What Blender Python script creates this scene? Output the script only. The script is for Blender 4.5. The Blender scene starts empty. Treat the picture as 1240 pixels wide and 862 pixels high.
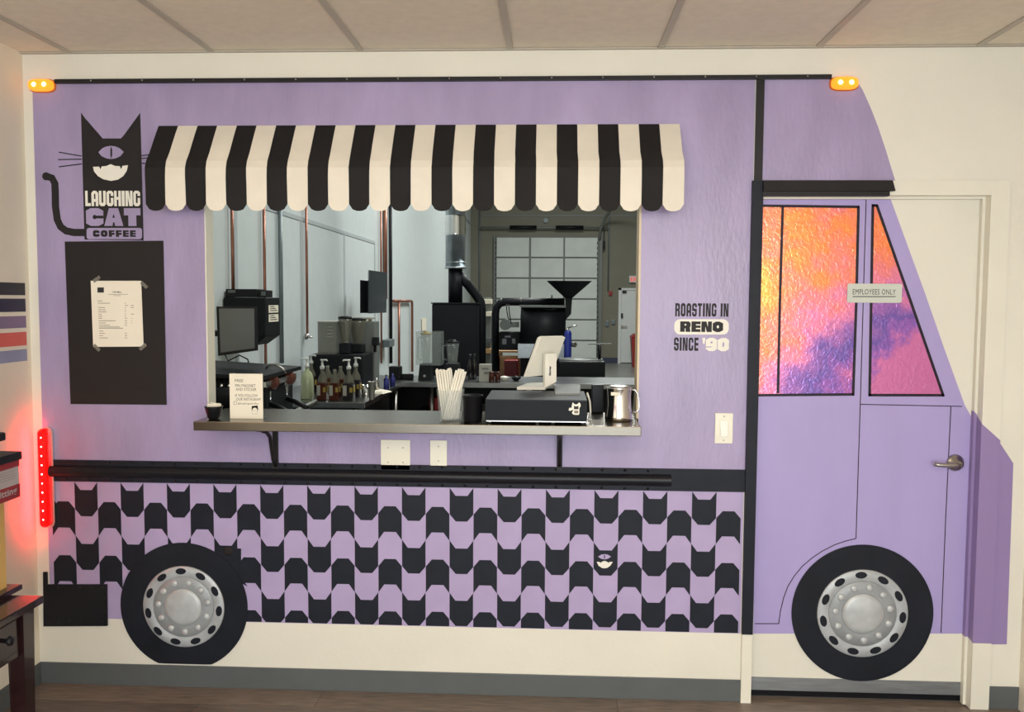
import bpy, bmesh, math, random
from mathutils import Vector, Matrix
random.seed(7)
C = bpy.context.scene.collection
S = bpy.context.scene
PI = math.pi

# ------------------------------------------------------------------ camera
EYE = 1.638
F = 1050.0
YAW, PITCH, ROLL = -0.0467152, 0.06448566, 0.00575382
def _rot():
    cy, sy, cp, sp, cr, sr = math.cos(YAW), math.sin(YAW), math.cos(PITCH), math.sin(PITCH), math.cos(ROLL), math.sin(ROLL)
    Rz = Matrix(((cy, -sy, 0), (sy, cy, 0), (0, 0, 1)))
    B = Matrix(((1, 0, 0), (0, 0, -1), (0, 1, 0)))
    Rx = Matrix(((1, 0, 0), (0, cp, -sp), (0, sp, cp)))
    Rr = Matrix(((cr, -sr, 0), (sr, cr, 0), (0, 0, 1)))
    return Rr @ Rx @ B @ Rz
R = _rot()
cam_d = bpy.data.cameras.new('camera')
cam_d.sensor_width = 36.0
cam_d.lens = F / 1240 * 36.0
cam_d.clip_start = 0.05
cam = bpy.data.objects.new('camera', cam_d)
C.objects.link(cam)
cam.matrix_world = Matrix.Translation((0, 0, EYE)) @ (R.transposed() @ Matrix(((1, 0, 0), (0, -1, 0), (0, 0, -1)))).to_4x4()
S.camera = cam

# ------------------------------------------------------------------ world, lights, exposure
S.view_settings.view_transform = 'Standard'
S.view_settings.look = 'None'
S.view_settings.gamma = 1
S.view_settings.exposure = -0.03
w = bpy.data.worlds.new('world'); S.world = w; w.use_nodes = True
w.node_tree.nodes['Background'].inputs[0].default_value = (0.85, 0.92, 1.0, 1)
w.node_tree.nodes['Background'].inputs[1].default_value = 0.55
def area(name, loc, rot, sx, sy, power, col, spread=180):
    d = bpy.data.lights.new(name, 'AREA'); d.shape = 'RECTANGLE'; d.size = sx; d.size_y = sy
    d.energy = power; d.color = col; d.spread = math.radians(spread)
    o = bpy.data.objects.new(name, d); C.objects.link(o); o.location = loc; o.rotation_euler = rot
    return o
# shop-front glass behind the camera: daylight
area('storefront_daylight', (0.35, -2.7, 1.25), (math.radians(90), 0, 0), 3.4, 2.2, 165, (0.80, 0.90, 1.0))
# ceiling lamps of the front room
area('front_ceiling_lamp', (0.0, -0.2, 2.58), (0, 0, 0), 2.6, 1.0, 46, (1.0, 0.88, 0.72))
pl_ = bpy.data.lights.new('ceiling_fill', 'POINT'); pl_.energy = 40; pl_.color = (1.0, .87, .72); pl_.shadow_soft_size = .25  # unseen warm fill added to brighten the ceiling, no fixture there
for xx in (-.9, 1.1):
    po = bpy.data.objects.new('ceiling_fill', pl_); C.objects.link(po); po.location = (xx, -.6, 1.95)
area('low_warm_wall_lamp', (-1.9, 0.8, 2.3), (math.radians(20), math.radians(-35), 0), .3, .3, 5, (1.0, 0.72, 0.48))
# high bay lamps of the back room
for yy, pw in ((6.4, 165), (11.0, 330), (17.0, 300)):
    area('high_bay_lamp', (0.9, yy, 5.6), (0, 0, 0), 1.8, 1.2, pw, (0.97, 1.0, 0.97))

# ------------------------------------------------------------------ pixel -> place
def ray(px, py):
    return R.transposed() @ Vector(((px - 620) / F, (py - 431) / F, 1.0))
def P(px, py, Y=3.5):
    d = ray(px, py); k = Y / d.y; return Vector((d.x * k, Y, EYE + d.z * k))
def PX(px, py, X):
    d = ray(px, py); k = X / d.x; return Vector((X, d.y * k, EYE + d.z * k))
def PZ(px, py, Z):
    d = ray(px, py); k = (Z - EYE) / d.z; return Vector((d.x * k, d.y * k, Z))
def XZ(px, py, Y=3.5):
    p = P(px, py, Y); return (p.x, p.z)

# ------------------------------------------------------------------ materials
def srgb(r, g, b):
    def f(c):
        c /= 255.0
        return c / 12.92 if c <= 0.04045 else ((c + 0.055) / 1.055) ** 2.4
    return (f(r), f(g), f(b), 1)
MATS = {}
def mat(name, col, rough=0.5, metal=0.0, var=0.06, scale=8.0, bump=0.0, bscale=60.0, stretch=(1, 1, 1),
        emit=None, estr=0.0, trans=0.0, ior=1.45, coat=0.0, alpha=1.0, rvar=0.0):
    m = bpy.data.materials.new(name); m.use_nodes = True
    nt = m.node_tree; b = nt.nodes['Principled BSDF']
    tc = nt.nodes.new('ShaderNodeTexCoord'); mp = nt.nodes.new('ShaderNodeMapping')
    geo = nt.nodes.new('ShaderNodeNewGeometry')
    nt.links.new(geo.outputs['Position'], mp.inputs['Vector'])
    mp.inputs['Scale'].default_value = stretch
    c = srgb(*col)
    n = nt.nodes.new('ShaderNodeTexNoise'); n.inputs['Scale'].default_value = scale; n.inputs['Detail'].default_value = 4
    nt.links.new(mp.outputs[0], n.inputs['Vector'])
    r = nt.nodes.new('ShaderNodeValToRGB')
    r.color_ramp.elements[0].position = 0.3; r.color_ramp.elements[1].position = 0.7
    r.color_ramp.elements[0].color = tuple(max(0, v * (1 - var)) for v in c[:3]) + (1,)
    r.color_ramp.elements[1].color = tuple(min(1, v * (1 + var)) for v in c[:3]) + (1,)
    nt.links.new(n.outputs['Fac'], r.inputs[0]); nt.links.new(r.outputs[0], b.inputs['Base Color'])
    b.inputs['Roughness'].default_value = rough; b.inputs['Metallic'].default_value = metal
    if rvar:
        mr = nt.nodes.new('ShaderNodeMapRange'); mr.inputs['To Min'].default_value = rough - rvar; mr.inputs['To Max'].default_value = rough + rvar
        nt.links.new(n.outputs['Fac'], mr.inputs['Value']); nt.links.new(mr.outputs[0], b.inputs['Roughness'])
    if bump:
        n2 = nt.nodes.new('ShaderNodeTexNoise'); n2.inputs['Scale'].default_value = bscale; n2.inputs['Detail'].default_value = 5
        nt.links.new(mp.outputs[0], n2.inputs['Vector'])
        bp = nt.nodes.new('ShaderNodeBump'); bp.inputs['Strength'].default_value = bump; bp.inputs['Distance'].default_value = 0.003
        nt.links.new(n2.outputs['Fac'], bp.inputs['Height']); nt.links.new(bp.outputs[0], b.inputs['Normal'])
    if emit:
        b.inputs['Emission Color'].default_value = emit; b.inputs['Emission Strength'].default_value = estr
    if trans:
        b.inputs['Transmission Weight'].default_value = trans; b.inputs['IOR'].default_value = ior
    if coat: b.inputs['Coat Weight'].default_value = coat
    if alpha < 1: b.inputs['Alpha'].default_value = alpha
    MATS[name] = m
    return m
M = {}
M['white'] = mat('white_wall_paint', (226, 222, 207), .55, bump=.25, bscale=55, var=.03, scale=3)
M['cream'] = mat('cream_wall_paint', (228, 220, 202), .6, bump=.3, bscale=45, var=.03, scale=3)
M['casing'] = mat('casing_paint', (228, 224, 208), .4, var=.02)
M['purple'] = mat('purple_wall_paint', (160, 146, 181), .32, bump=.5, bscale=22, stretch=(3, 3, 1), var=.11, scale=2.2, rvar=.08)
M['door_purple'] = mat('purple_door_paint', (170, 156, 206), .42, bump=.12, bscale=30, stretch=(3, 3, 1), var=.04, scale=2)
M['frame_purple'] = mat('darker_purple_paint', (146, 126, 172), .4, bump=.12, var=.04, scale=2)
M['tile_purple'] = mat('light_purple_paint', (174, 158, 196), .45, bump=.2, bscale=40, var=.05, scale=6)
M['black'] = mat('black_paint', (38, 36, 36), .42, bump=.15, bscale=40, var=.12)
M['tile_black'] = mat('blue_black_paint', (28, 31, 40), .5, bump=.15, bscale=40, var=.15, scale=12)
M['rail_black'] = mat('black_rubber_rail', (28, 28, 32), .3, bump=.2, bscale=30, stretch=(.3, 1, 1), var=.15)
M['flat_black'] = mat('matt_black_board', (38, 34, 33), .6, var=.05)
M['mach_black'] = mat('black_enamel', (15, 17, 22), .5, var=.1)
M['plastic_black'] = mat('black_plastic', (20, 20, 23), .4, var=.06)
M['dark_grey'] = mat('dark_grey_enamel', (22, 28, 33), .6, var=.05)
M['steel'] = mat('brushed_stainless', (118, 111, 99), .26, metal=1, var=.06, scale=30, stretch=(.2, 1, 30), bump=.05, bscale=60)
M['counter'] = mat('stainless_counter', (140, 142, 142), .28, metal=1, var=.06, scale=8)
M['chrome'] = mat('chrome', (215, 215, 215), .1, metal=1, var=.02)
M['satin'] = mat('satin_nickel', (176, 172, 166), .3, metal=1, var=.03)
M['galv'] = mat('galvanised_steel', (178, 186, 190), .35, metal=.85, var=.18, scale=14, rvar=.12)
M['copper'] = mat('copper_pipe', (146, 98, 80), .35, metal=.6, var=.12)
M['conduit'] = mat('grey_conduit', (110, 120, 122), .45, metal=.4, var=.05)
M['tyre'] = mat('tyre_black_paint', (27, 30, 38), .55, bump=.3, bscale=25, var=.18, scale=7)
M['rim'] = mat('silver_rim_paint', (176, 180, 182), .45, metal=.15, bump=.2, bscale=40, var=.12, scale=14)
M['rim2'] = mat('grey_disc_paint', (150, 154, 156), .45, metal=.15, bump=.2, bscale=40, var=.14, scale=14)
M['hub'] = mat('silver_hub_paint', (186, 190, 190), .4, metal=.15, bump=.25, bscale=30, var=.14, scale=18)
M['aw_black'] = mat('black_canvas', (33, 31, 30), .7, bump=.4, bscale=160, var=.08)
M['aw_white'] = mat('cream_canvas', (232, 224, 206), .65, bump=.5, bscale=20, var=.05, scale=7)
M['paper'] = mat('white_paper', (236, 228, 208), .7, var=.02)
M['ink'] = mat('black_ink', (40, 38, 38), .7, var=.02)
M['greyink'] = mat('grey_print', (130, 124, 112), .7, var=.02)
M['logo_white'] = mat('white_paint_print', (236, 232, 218), .5, var=.03)
M['logo_black'] = mat('logo_black_paint', (38, 35, 35), .5, bump=.12, bscale=40, var=.1)
M['plate'] = mat('ivory_wall_plate', (234, 230, 212), .35, var=.02)
M['base'] = mat('grey_vinyl_base', (88, 92, 92), .45, var=.06)
M['kick'] = mat('brushed_aluminium_kickplate', (150, 154, 156), .4, metal=.7, var=.12, scale=10, stretch=(1, 1, 8))
M['tape'] = mat('frosted_tape', (140, 134, 122), .45, var=.03, alpha=.55)
M['tile_ceil'] = mat('ceiling_tile', (228, 218, 200), .8, bump=.35, bscale=120, var=.04, scale=25)
M['tbar'] = mat('ceiling_grid', (182, 174, 160), .5, var=.02)
M['str_black'] = mat('stripe_black', (44, 42, 44), .5); M['str_navy'] = mat('stripe_navy', (42, 38, 62), .5)
M['str_mauve'] = mat('stripe_mauve', (132, 112, 142), .5); M['str_coral'] = mat('stripe_coral', (214, 98, 88), .5)
M['str_blue'] = mat('stripe_grey_blue', (140, 146, 174), .5)
M['amber'] = mat('amber_lens', (240, 120, 20), .25, emit=(1, .27, .02, 1), estr=1.5)
M['amber_hot'] = mat('amber_bulb', (255, 220, 120), .3, emit=(1, .62, .16, 1), estr=6)
M['amber_base'] = mat('amber_housing', (150, 78, 34), .35, emit=(1, .22, .02, 1), estr=.25)
M['red_lens'] = mat('red_lens', (160, 4, 4), .3, emit=(1, .0, .0, 1), estr=1.1)
M['red_led'] = mat('red_led', (255, 190, 180), .3, emit=(1, .55, .5, 1), estr=9)
M['table'] = mat('dark_cherry_wood', (34, 15, 17), .22, var=.3, scale=6, stretch=(6, 1, 6), coat=.4)
M['sign_grey'] = mat('pale_grey_sign', (200, 204, 192), .4, var=.02)
M['tan'] = mat('tan_board', (188, 150, 84), .5, var=.08)
M['redpaper'] = mat('red_print', (128, 30, 34), .5, var=.05)
M['greypaper'] = mat('grey_card', (158, 150, 150), .6, var=.05)
M['kwall'] = mat('white_panel_board', (206, 214, 214), .38, var=.03, bump=.15, bscale=50)
M['kstrip'] = mat('panel_joint_strip', (176, 184, 186), .4, var=.02)
M['olive'] = mat('olive_grey_concrete', (116, 114, 100), .7, var=.08, scale=1.2, bump=.2, bscale=20)
M['garage'] = mat('garage_panel', (196, 202, 196), .45, var=.07, scale=2.0)
M['gframe'] = mat('garage_frame', (106, 110, 106), .5, var=.05)
M['concrete'] = mat('concrete_floor', (112, 112, 108), .35, var=.12, scale=2)
M['kdoor'] = mat('pale_door_paint', (206, 208, 206), .5, var=.02)
M['navybase'] = mat('navy_base', (48, 52, 72), .5)
M['bluepaint'] = mat('blue_enamel', (30, 48, 140), .35)
M['red'] = mat('red_plastic', (140, 26, 30), .4)
M['wood'] = mat('plywood', (176, 140, 96), .5, var=.12, scale=5, stretch=(1, 1, 6))
M['brown'] = mat('walnut_wood', (84, 44, 34), .3, var=.25, scale=20)
M['glass'] = mat('clear_glass', (225, 235, 235), .04, var=0, alpha=.16)
M['acrylic'] = mat('clear_plastic', (170, 178, 174), .08, var=0, alpha=.17)
M['smoke'] = mat('smoky_plastic', (120, 118, 104), .12, var=0, alpha=.42)
M['syrup'] = mat('amber_brown_syrup', (74, 34, 22), .15, var=.1)
M['syrup_dark'] = mat('dark_syrup', (36, 32, 32), .15, var=.1)
M['syrup_milk'] = mat('pale_green_syrup', (168, 176, 142), .2, var=.05)
M['label_w'] = mat('grey_label', (160, 158, 148), .6); M['label_y'] = mat('yellow_label', (150, 128, 52), .6)
M['pump'] = mat('white_pump_plastic', (206, 210, 204), .35)
M['white_gloss'] = mat('white_gloss_plastic', (238, 234, 220), .22, var=.01)
M['straw'] = mat('paper_straw', (242, 238, 222), .6, var=.02)
M['screen'] = mat('dim_screen', (92, 98, 98), .18, var=.04)
M['dscreen'] = mat('dark_screen', (58, 66, 70), .2, var=.04)
M['bluelabel'] = mat('blue_label', (40, 44, 120), .5)
M['jambwood'] = mat('pale_wood_jamb', (216, 196, 162), .45, var=.06, scale=5, stretch=(1, 1, .3))
M['exit_red'] = mat('exit_letters', (200, 60, 60), .4, emit=(1, .1, .08, 1), estr=.5)
M['black_film'] = mat('black_vinyl_line', (38, 30, 40), .4)

for k_ in ('black', 'tile_black', 'flat_black', 'logo_black', 'aw_black', 'tyre', 'mach_black', 'plastic_black', 'dark_grey', 'table', 'rail_black', 'black_film'):
    M[k_].node_tree.nodes['Principled BSDF'].inputs['Specular IOR Level'].default_value = .22
def planks_mat():
    m = mat('wood_look_vinyl', (118, 106, 96), .42, var=.32, scale=9, stretch=(1, 9, 1), bump=.2, bscale=50)
    nt = m.node_tree; b = nt.nodes['Principled BSDF']
    oi = nt.nodes.new('ShaderNodeObjectInfo'); mr = nt.nodes.new('ShaderNodeMapRange')
    mr.inputs['To Min'].default_value = .72; mr.inputs['To Max'].default_value = 1.2
    nt.links.new(oi.outputs['Random'], mr.inputs['Value'])
    hs = nt.nodes.new('ShaderNodeHueSaturation'); nt.links.new(mr.outputs[0], hs.inputs['Value'])
    old = b.inputs['Base Color'].links[0].from_socket
    nt.links.new(old, hs.inputs['Color']); nt.links.new(hs.outputs[0], b.inputs['Base Color'])
    return m
M['plank'] = planks_mat()

def film_mat():
    # iridescent dichroic film: reflected colours painted into the base colour in soft blotches, crinkled surface
    m = bpy.data.materials.new('iridescent_window_film'); m.use_nodes = True
    nt = m.node_tree; b = nt.nodes['Principled BSDF']
    geo = nt.nodes.new('ShaderNodeNewGeometry')
    sep = nt.nodes.new('ShaderNodeSeparateXYZ'); nt.links.new(geo.outputs['Position'], sep.inputs[0])
    n = nt.nodes.new('ShaderNodeTexNoise'); n.inputs['Scale'].default_value = 4.2; n.inputs['Detail'].default_value = 5; n.inputs['Roughness'].default_value = .62
    nt.links.new(geo.outputs['Position'], n.inputs['Vector'])
    def math_(op, a, bb):
        q = nt.nodes.new('ShaderNodeMath'); q.operation = op
        for i, v in enumerate((a, bb)):
            if isinstance(v, (int, float)): q.inputs[i].default_value = v
            else: nt.links.new(v, q.inputs[i])
        return q.outputs[0]
    gx = math_('MULTIPLY', math_('SUBTRACT', sep.outputs['X'], .84), 1.05)       # across
    gz = math_('MULTIPLY', math_('SUBTRACT', 1.72, sep.outputs['Z']), .85)       # downwards
    gz = math_('MAXIMUM', gz, -.12)
    nn = math_('MULTIPLY', math_('SUBTRACT', n.outputs['Fac'], .5), 1.25)
    mix = math_('MULTIPLY', gz, math_('ADD', .35, math_('MULTIPLY', gx, 3.2)))
    t = math_('ADD', math_('ADD', math_('ADD', .17, math_('MULTIPLY', gx, .55)), mix), nn)
    r = nt.nodes.new('ShaderNodeValToRGB'); e = r.color_ramp.elements
    e[0].position = 0; e[0].color = srgb(255, 176, 66)
    e[1].position = 1; e[1].color = srgb(206, 112, 170)
    for p, c in ((.18, (255, 138, 70)), (.36, (240, 128, 124)), (.5, (226, 126, 172)), (.64, (158, 98, 176)), (.8, (106, 80, 168)), (.9, (150, 92, 180))):
        x = e.new(p); x.color = srgb(*c)
    nt.links.new(t, r.inputs[0]); nt.links.new(r.outputs[0], b.inputs['Base Color'])
    b.inputs['Roughness'].default_value = .2; b.inputs['Metallic'].default_value = .35
    b.inputs['Coat Weight'].default_value = .6; b.inputs['Coat Roughness'].default_value = .08
    n2 = nt.nodes.new('ShaderNodeTexNoise'); n2.inputs['Scale'].default_value = 60; n2.inputs['Detail'].default_value = 3; n2.inputs['Distortion'].default_value = .8
    nt.links.new(geo.outputs['Position'], n2.inputs['Vector'])
    bp = nt.nodes.new('ShaderNodeBump'); bp.inputs['Strength'].default_value = .5; bp.inputs['Distance'].default_value = .003
    nt.links.new(n2.outputs['Fac'], bp.inputs['Height']); nt.links.new(bp.outputs[0], b.inputs['Normal'])
    nt.links.new(bp.outputs[0], b.inputs['Coat Normal'])
    return m
M['film'] = film_mat()

# ------------------------------------------------------------------ mesh helpers
class MB:
    def __init__(s): s.v = []; s.f = []; s.sm = []
    def add(s, vs, fs, smooth=False):
        o = len(s.v); s.v += [Vector(v) for v in vs]
        for f in fs: s.f.append([o + i for i in f]); s.sm.append(smooth)
        return s
    def box(s, a, b, bev=0.0):
        x0, y0, z0 = a; x1, y1, z1 = b
        if x0 > x1: x0, x1 = x1, x0
        if y0 > y1: y0, y1 = y1, y0
        if z0 > z1: z0, z1 = z1, z0
        if bev:
            bm = bmesh.new(); bmesh.ops.create_cube(bm, size=1)
            for v in bm.verts:
                v.co = Vector(((x0 + x1) / 2 + v.co.x * (x1 - x0), (y0 + y1) / 2 + v.co.y * (y1 - y0), (z0 + z1) / 2 + v.co.z * (z1 - z0)))
            bmesh.ops.bevel(bm, geom=bm.edges[:], offset=bev, segments=2, affect='EDGES', profile=.6)
            bm.verts.index_update()
            s.add([v.co.copy() for v in bm.verts], [[v.index for v in f.verts] for f in bm.faces]); bm.free(); return s
        return s.add([(x0, y0, z0), (x1, y0, z0), (x1, y1, z0), (x0, y1, z0), (x0, y0, z1), (x1, y0, z1), (x1, y1, z1), (x0, y1, z1)],
                     [(3, 2, 1, 0), (4, 5, 6, 7), (0, 1, 5, 4), (1, 2, 6, 5), (2, 3, 7, 6), (3, 0, 4, 7)])
    def hexa(s, lo, hi):      # two matching loops
        n = len(lo)
        return s.add(list(lo) + list(hi), [list(range(n))[::-1], [n + i for i in range(n)]] + [[i, (i + 1) % n, n + (i + 1) % n, n + i] for i in range(n)])
    def plate(s, pts, y, t):  # outline in X,Z on the plane y, thickness t towards the viewer
        a = 0
        for i in range(len(pts)):
            x0, z0 = pts[i]; x1, z1 = pts[(i + 1) % len(pts)]; a += x0 * z1 - x1 * z0
        if a < 0: pts = pts[::-1]
        n = len(pts)
        fr = [(p[0], y - t, p[1]) for p in pts]; bk = [(p[0], y, p[1]) for p in pts]
        return s.add(fr + bk, [list(range(n)), [n + i for i in range(n)][::-1]] + [[(i + 1) % n, i, n + i, n + (i + 1) % n] for i in range(n)])
    def lathe(s, prof, o, axis=(0, 0, 1), seg=24, cap=True):
        ax = Vector(axis).normalized(); u = ax.orthogonal().normalized(); w_ = ax.cross(u); o = Vector(o)
        vs = []
        for r, h in prof:
            for k in range(seg):
                a = 2 * PI * k / seg; vs.append(o + ax * h + (u * math.cos(a) + w_ * math.sin(a)) * max(r, 1e-5))
        fs = []
        for i in range(len(prof) - 1):
            for k in range(seg):
                k2 = (k + 1) % seg; fs.append((i * seg + k, i * seg + k2, (i + 1) * seg + k2, (i + 1) * seg + k))
        s.add(vs, fs, True)
        if cap:
            b = len(s.v) - len(vs)
            s.f.append([b + k for k in range(seg)][::-1]); s.sm.append(False)
            s.f.append([b + (len(prof) - 1) * seg + k for k in range(seg)]); s.sm.append(False)
        return s
    def cyl(s, a, b, r, r2=None, seg=16):
        a = Vector(a); b = Vector(b); L = (b - a).length
        return s.lathe([(r, 0), (r if r2 is None else r2, L)], a, (b - a), seg)
    def tube(s, pts, r, seg=10):
        pts = [Vector(p) for p in pts]; n = len(pts); vs = []; u = None
        for i, p in enumerate(pts):
            d = (pts[min(i + 1, n - 1)] - pts[max(i - 1, 0)]).normalized()
            if u is None: u = d.orthogonal().normalized()
            u = (u - d * u.dot(d))
            u = u.normalized() if u.length > 1e-4 else d.orthogonal().normalized()
            w_ = d.cross(u)
            for k in range(seg):
                a = 2 * PI * k / seg; vs.append(p + (u * math.cos(a) + w_ * math.sin(a)) * r)
        fs = [(i * seg + k, i * seg + (k + 1) % seg, (i + 1) * seg + (k + 1) % seg, (i + 1) * seg + k) for i in range(n - 1) for k in range(seg)]
        s.add(vs, fs, True)
        b = len(s.v) - len(vs)
        s.f.append([b + k for k in range(seg)][::-1]); s.sm.append(False)
        s.f.append([b + (n - 1) * seg + k for k in range(seg)]); s.sm.append(False)
        return s
    def dome(s, c, r, h, axis=(0, -1, 0), seg=14, rings=4):
        prof = [(r * math.cos(PI / 2 * i / rings), h * math.sin(PI / 2 * i / rings)) for i in range(rings + 1)]
        return s.lathe(prof, c, axis, seg)
OFF = {}
def obj(name, mb, m, parent=None, **props):
    me = bpy.data.meshes.new(name)
    off = OFF.get(parent.name, Vector()) if parent else Vector()
    me.from_pydata([v - off for v in mb.v], [], mb.f)
    me.polygons.foreach_set('use_smooth', mb.sm)
    me.materials.append(M[m] if isinstance(m, str) else m); me.update()
    o = bpy.data.objects.new(name, me); C.objects.link(o)
    if parent: o.parent = parent; OFF[o.name] = off
    for k, v in props.items(): o[k] = v
    return o
def thing(name, label, cat, loc=(0, 0, 0), group=None):
    o = bpy.data.objects.new(name, None); C.objects.link(o); o.location = loc; o.empty_display_size = .05
    OFF[o.name] = Vector(loc); o['label'] = label; o['category'] = cat
    if group: o['group'] = group
    return o
def tag(o, label, cat, group=None):
    # give a single-mesh thing its origin at its base
    me = o.data; xs = [v.co for v in me.vertices]
    c = Vector(((min(v.x for v in xs) + max(v.x for v in xs)) / 2, (min(v.y for v in xs) + max(v.y for v in xs)) / 2, min(v.z for v in xs)))
    me.transform(Matrix.Translation(-c)); o.location = c; OFF[o.name] = c
    o['label'] = label; o['category'] = cat
    if group: o['group'] = group
    return o
def struct(name, mb, m): return obj(name, mb, m, None, kind='structure')
def glyphs(txt, bold=0.0, extr=0.0, spacing=1.0):
    cu = bpy.data.curves.new('lettering', 'FONT'); cu.body = txt; cu.size = 1; cu.offset = bold; cu.extrude = 0; cu.resolution_u = 3
    cu.space_character = spacing; cu.space_line = .95
    t = bpy.data.objects.new('lettering', cu); C.objects.link(t)
    bpy.context.view_layer.update()
    me = bpy.data.meshes.new_from_object(t.evaluated_get(bpy.context.evaluated_depsgraph_get()))
    vs = [(v.co.x, v.co.y) for v in me.vertices]; fs = [list(p.vertices) for p in me.polygons]
    bpy.data.objects.remove(t); bpy.data.curves.remove(cu); bpy.data.meshes.remove(me)
    return vs, fs
def letter(name, txt, corners, y, m, parent=None, bold=0.02, spacing=1.0, lift=0.0004, **props):
    """flat lettering filling the box given by lower-left, lower-right, upper-left (3-D points)"""
    vs, fs = glyphs(txt, bold, 0, spacing)
    x0 = min(v[0] for v in vs); x1 = max(v[0] for v in vs); y0 = min(v[1] for v in vs); y1 = max(v[1] for v in vs)
    a, b, c = [Vector(q) for q in corners]
    nrm = (b - a).cross(c - a).normalized() * lift
    mb = MB().add([a + (b - a) * ((v[0] - x0) / (x1 - x0)) + (c - a) * ((v[1] - y0) / (y1 - y0)) + nrm for v in vs], fs)
    return obj(name, mb, m, parent, **props)
def wl(name, txt, x0, y0, x1, y1, Y, m, parent=None, **k):
    """lettering on a wall-parallel plane Y; x0,y0 top left, x1,y1 bottom right (photo pixels)"""
    a = P(x0, y1, Y); b = P(x1, y1, Y); c = P(x0, y0, Y)
    b.z = a.z; c.x = a.x
    return letter(name, txt, (a, b, c), Y, m, parent, **k)
def ell(cx, cy, rx, ry, n=40, a0=0, a1=2 * PI):
    return [(cx + rx * math.cos(a0 + (a1 - a0) * i / n), cy + ry * math.sin(a0 + (a1 - a0) * i / n)) for i in range(n if abs(a1 - a0 - 2 * PI) < 1e-6 else n + 1)]
def pxp(pts, Y): return [XZ(x, y, Y) for x, y in pts]
def ribbon(pts, w_):        # outline of a thin line through pts (X,Z)
    L, Rr = [], []
    for i, p in enumerate(pts):
        a = Vector(pts[max(i - 1, 0)]); b = Vector(pts[min(i + 1, len(pts) - 1)]); d = (b - a).normalized()
        n = Vector((-d.y, d.x)) * w_ / 2
        L.append((p[0] + n.x, p[1] + n.y)); Rr.append((p[0] - n.x, p[1] - n.y))
    return L + Rr[::-1]

def rrect(x0, y0, x1, y1, r, n=5):
    o = []
    for cx, cy, a in ((x1 - r, y0 + r, -PI / 2), (x1 - r, y1 - r, 0), (x0 + r, y1 - r, PI / 2), (x0 + r, y0 + r, PI)):
        for i in range(n + 1): o.append((cx + r * math.cos(a + PI / 2 * i / n), cy + r * math.sin(a + PI / 2 * i / n)))
    return o

# poster lettering: every character is a block outline (first) with its gaps cut in the ground colour
def _rb(c=.22, tl=1, tr=1, br=1, bl=1):
    o = []
    o += [(0, c * .5), (c, 0)] if bl else [(0, 0)]
    o += [(1 - c, 0), (1, c * .5)] if br else [(1, 0)]
    o += [(1, 1 - c * .5), (1 - c, 1)] if tr else [(1, 1)]
    o += [(c, 1), (0, 1 - c * .5)] if tl else [(0, 1)]
    return o
def _q(x0, y0, x1, y1): return [(x0, y0), (x1, y0), (x1, y1), (x0, y1)]
def _e(cx, cy, rx, ry): return [(cx + rx * math.cos(k * PI / 4), cy + ry * math.sin(k * PI / 4)) for k in range(8)]
SQ = [(0, 0), (1, 0), (1, 1), (0, 1)]
COND = {   # condensed poster letters: (relative width, outline, gaps)
 'L': (.8, [(0, 0), (1, 0), (1, .2), (.45, .2), (.45, 1), (0, 1)], []),
 'A': (1, _rb(.3, br=0, bl=0), [_q(.38, 0, .62, .28), _q(.40, .46, .60, .80)]),
 'U': (1, _rb(.25, tl=0, tr=0), [_q(.38, .22, .62, 1)]),
 'G': (1, _rb(.25), [_q(.38, .2, .62, .82), _q(.62, .54, 1, .66), _q(.5, .44, .62, .5)]),
 'C': (1, _rb(.25), [_q(.38, .18, .62, .82), _q(.62, .4, 1, .62)]),
 'H': (1, SQ, [_q(.38, 0, .62, .42), _q(.38, .6, .62, 1)]),
 'I': (.42, SQ, []),
 'N': (1.05, SQ, [[(.34, 0), (.52, 0), (.34, .62)], [(.48, 1), (.66, 1), (.66, .38)]]),
 'R': (1, [(0, 0), (1, 0), (1, .4), (.86, .48), (1, .56), (1, .88), (.75, 1), (0, 1)], [_q(.38, .58, .6, .82), _q(.38, 0, .6, .4)]),
 'O': (1, _rb(.25), [_q(.38, .2, .62, .8)]),
 'S': (1, _rb(.25), [_q(.38, .6, .62, .82), _q(.62, .58, 1, .68), _q(.38, .18, .62, .4), _q(0, .32, .38, .42)]),
 'T': (.9, [(.3, 0), (.7, 0), (.7, .8), (1, .8), (1, 1), (0, 1), (0, .8), (.3, .8)], []),
 'E': (.85, SQ, [_q(.42, .2, 1, .4), _q(.42, .6, 1, .8)]),
 ' ': (.5, None, [])}
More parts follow.
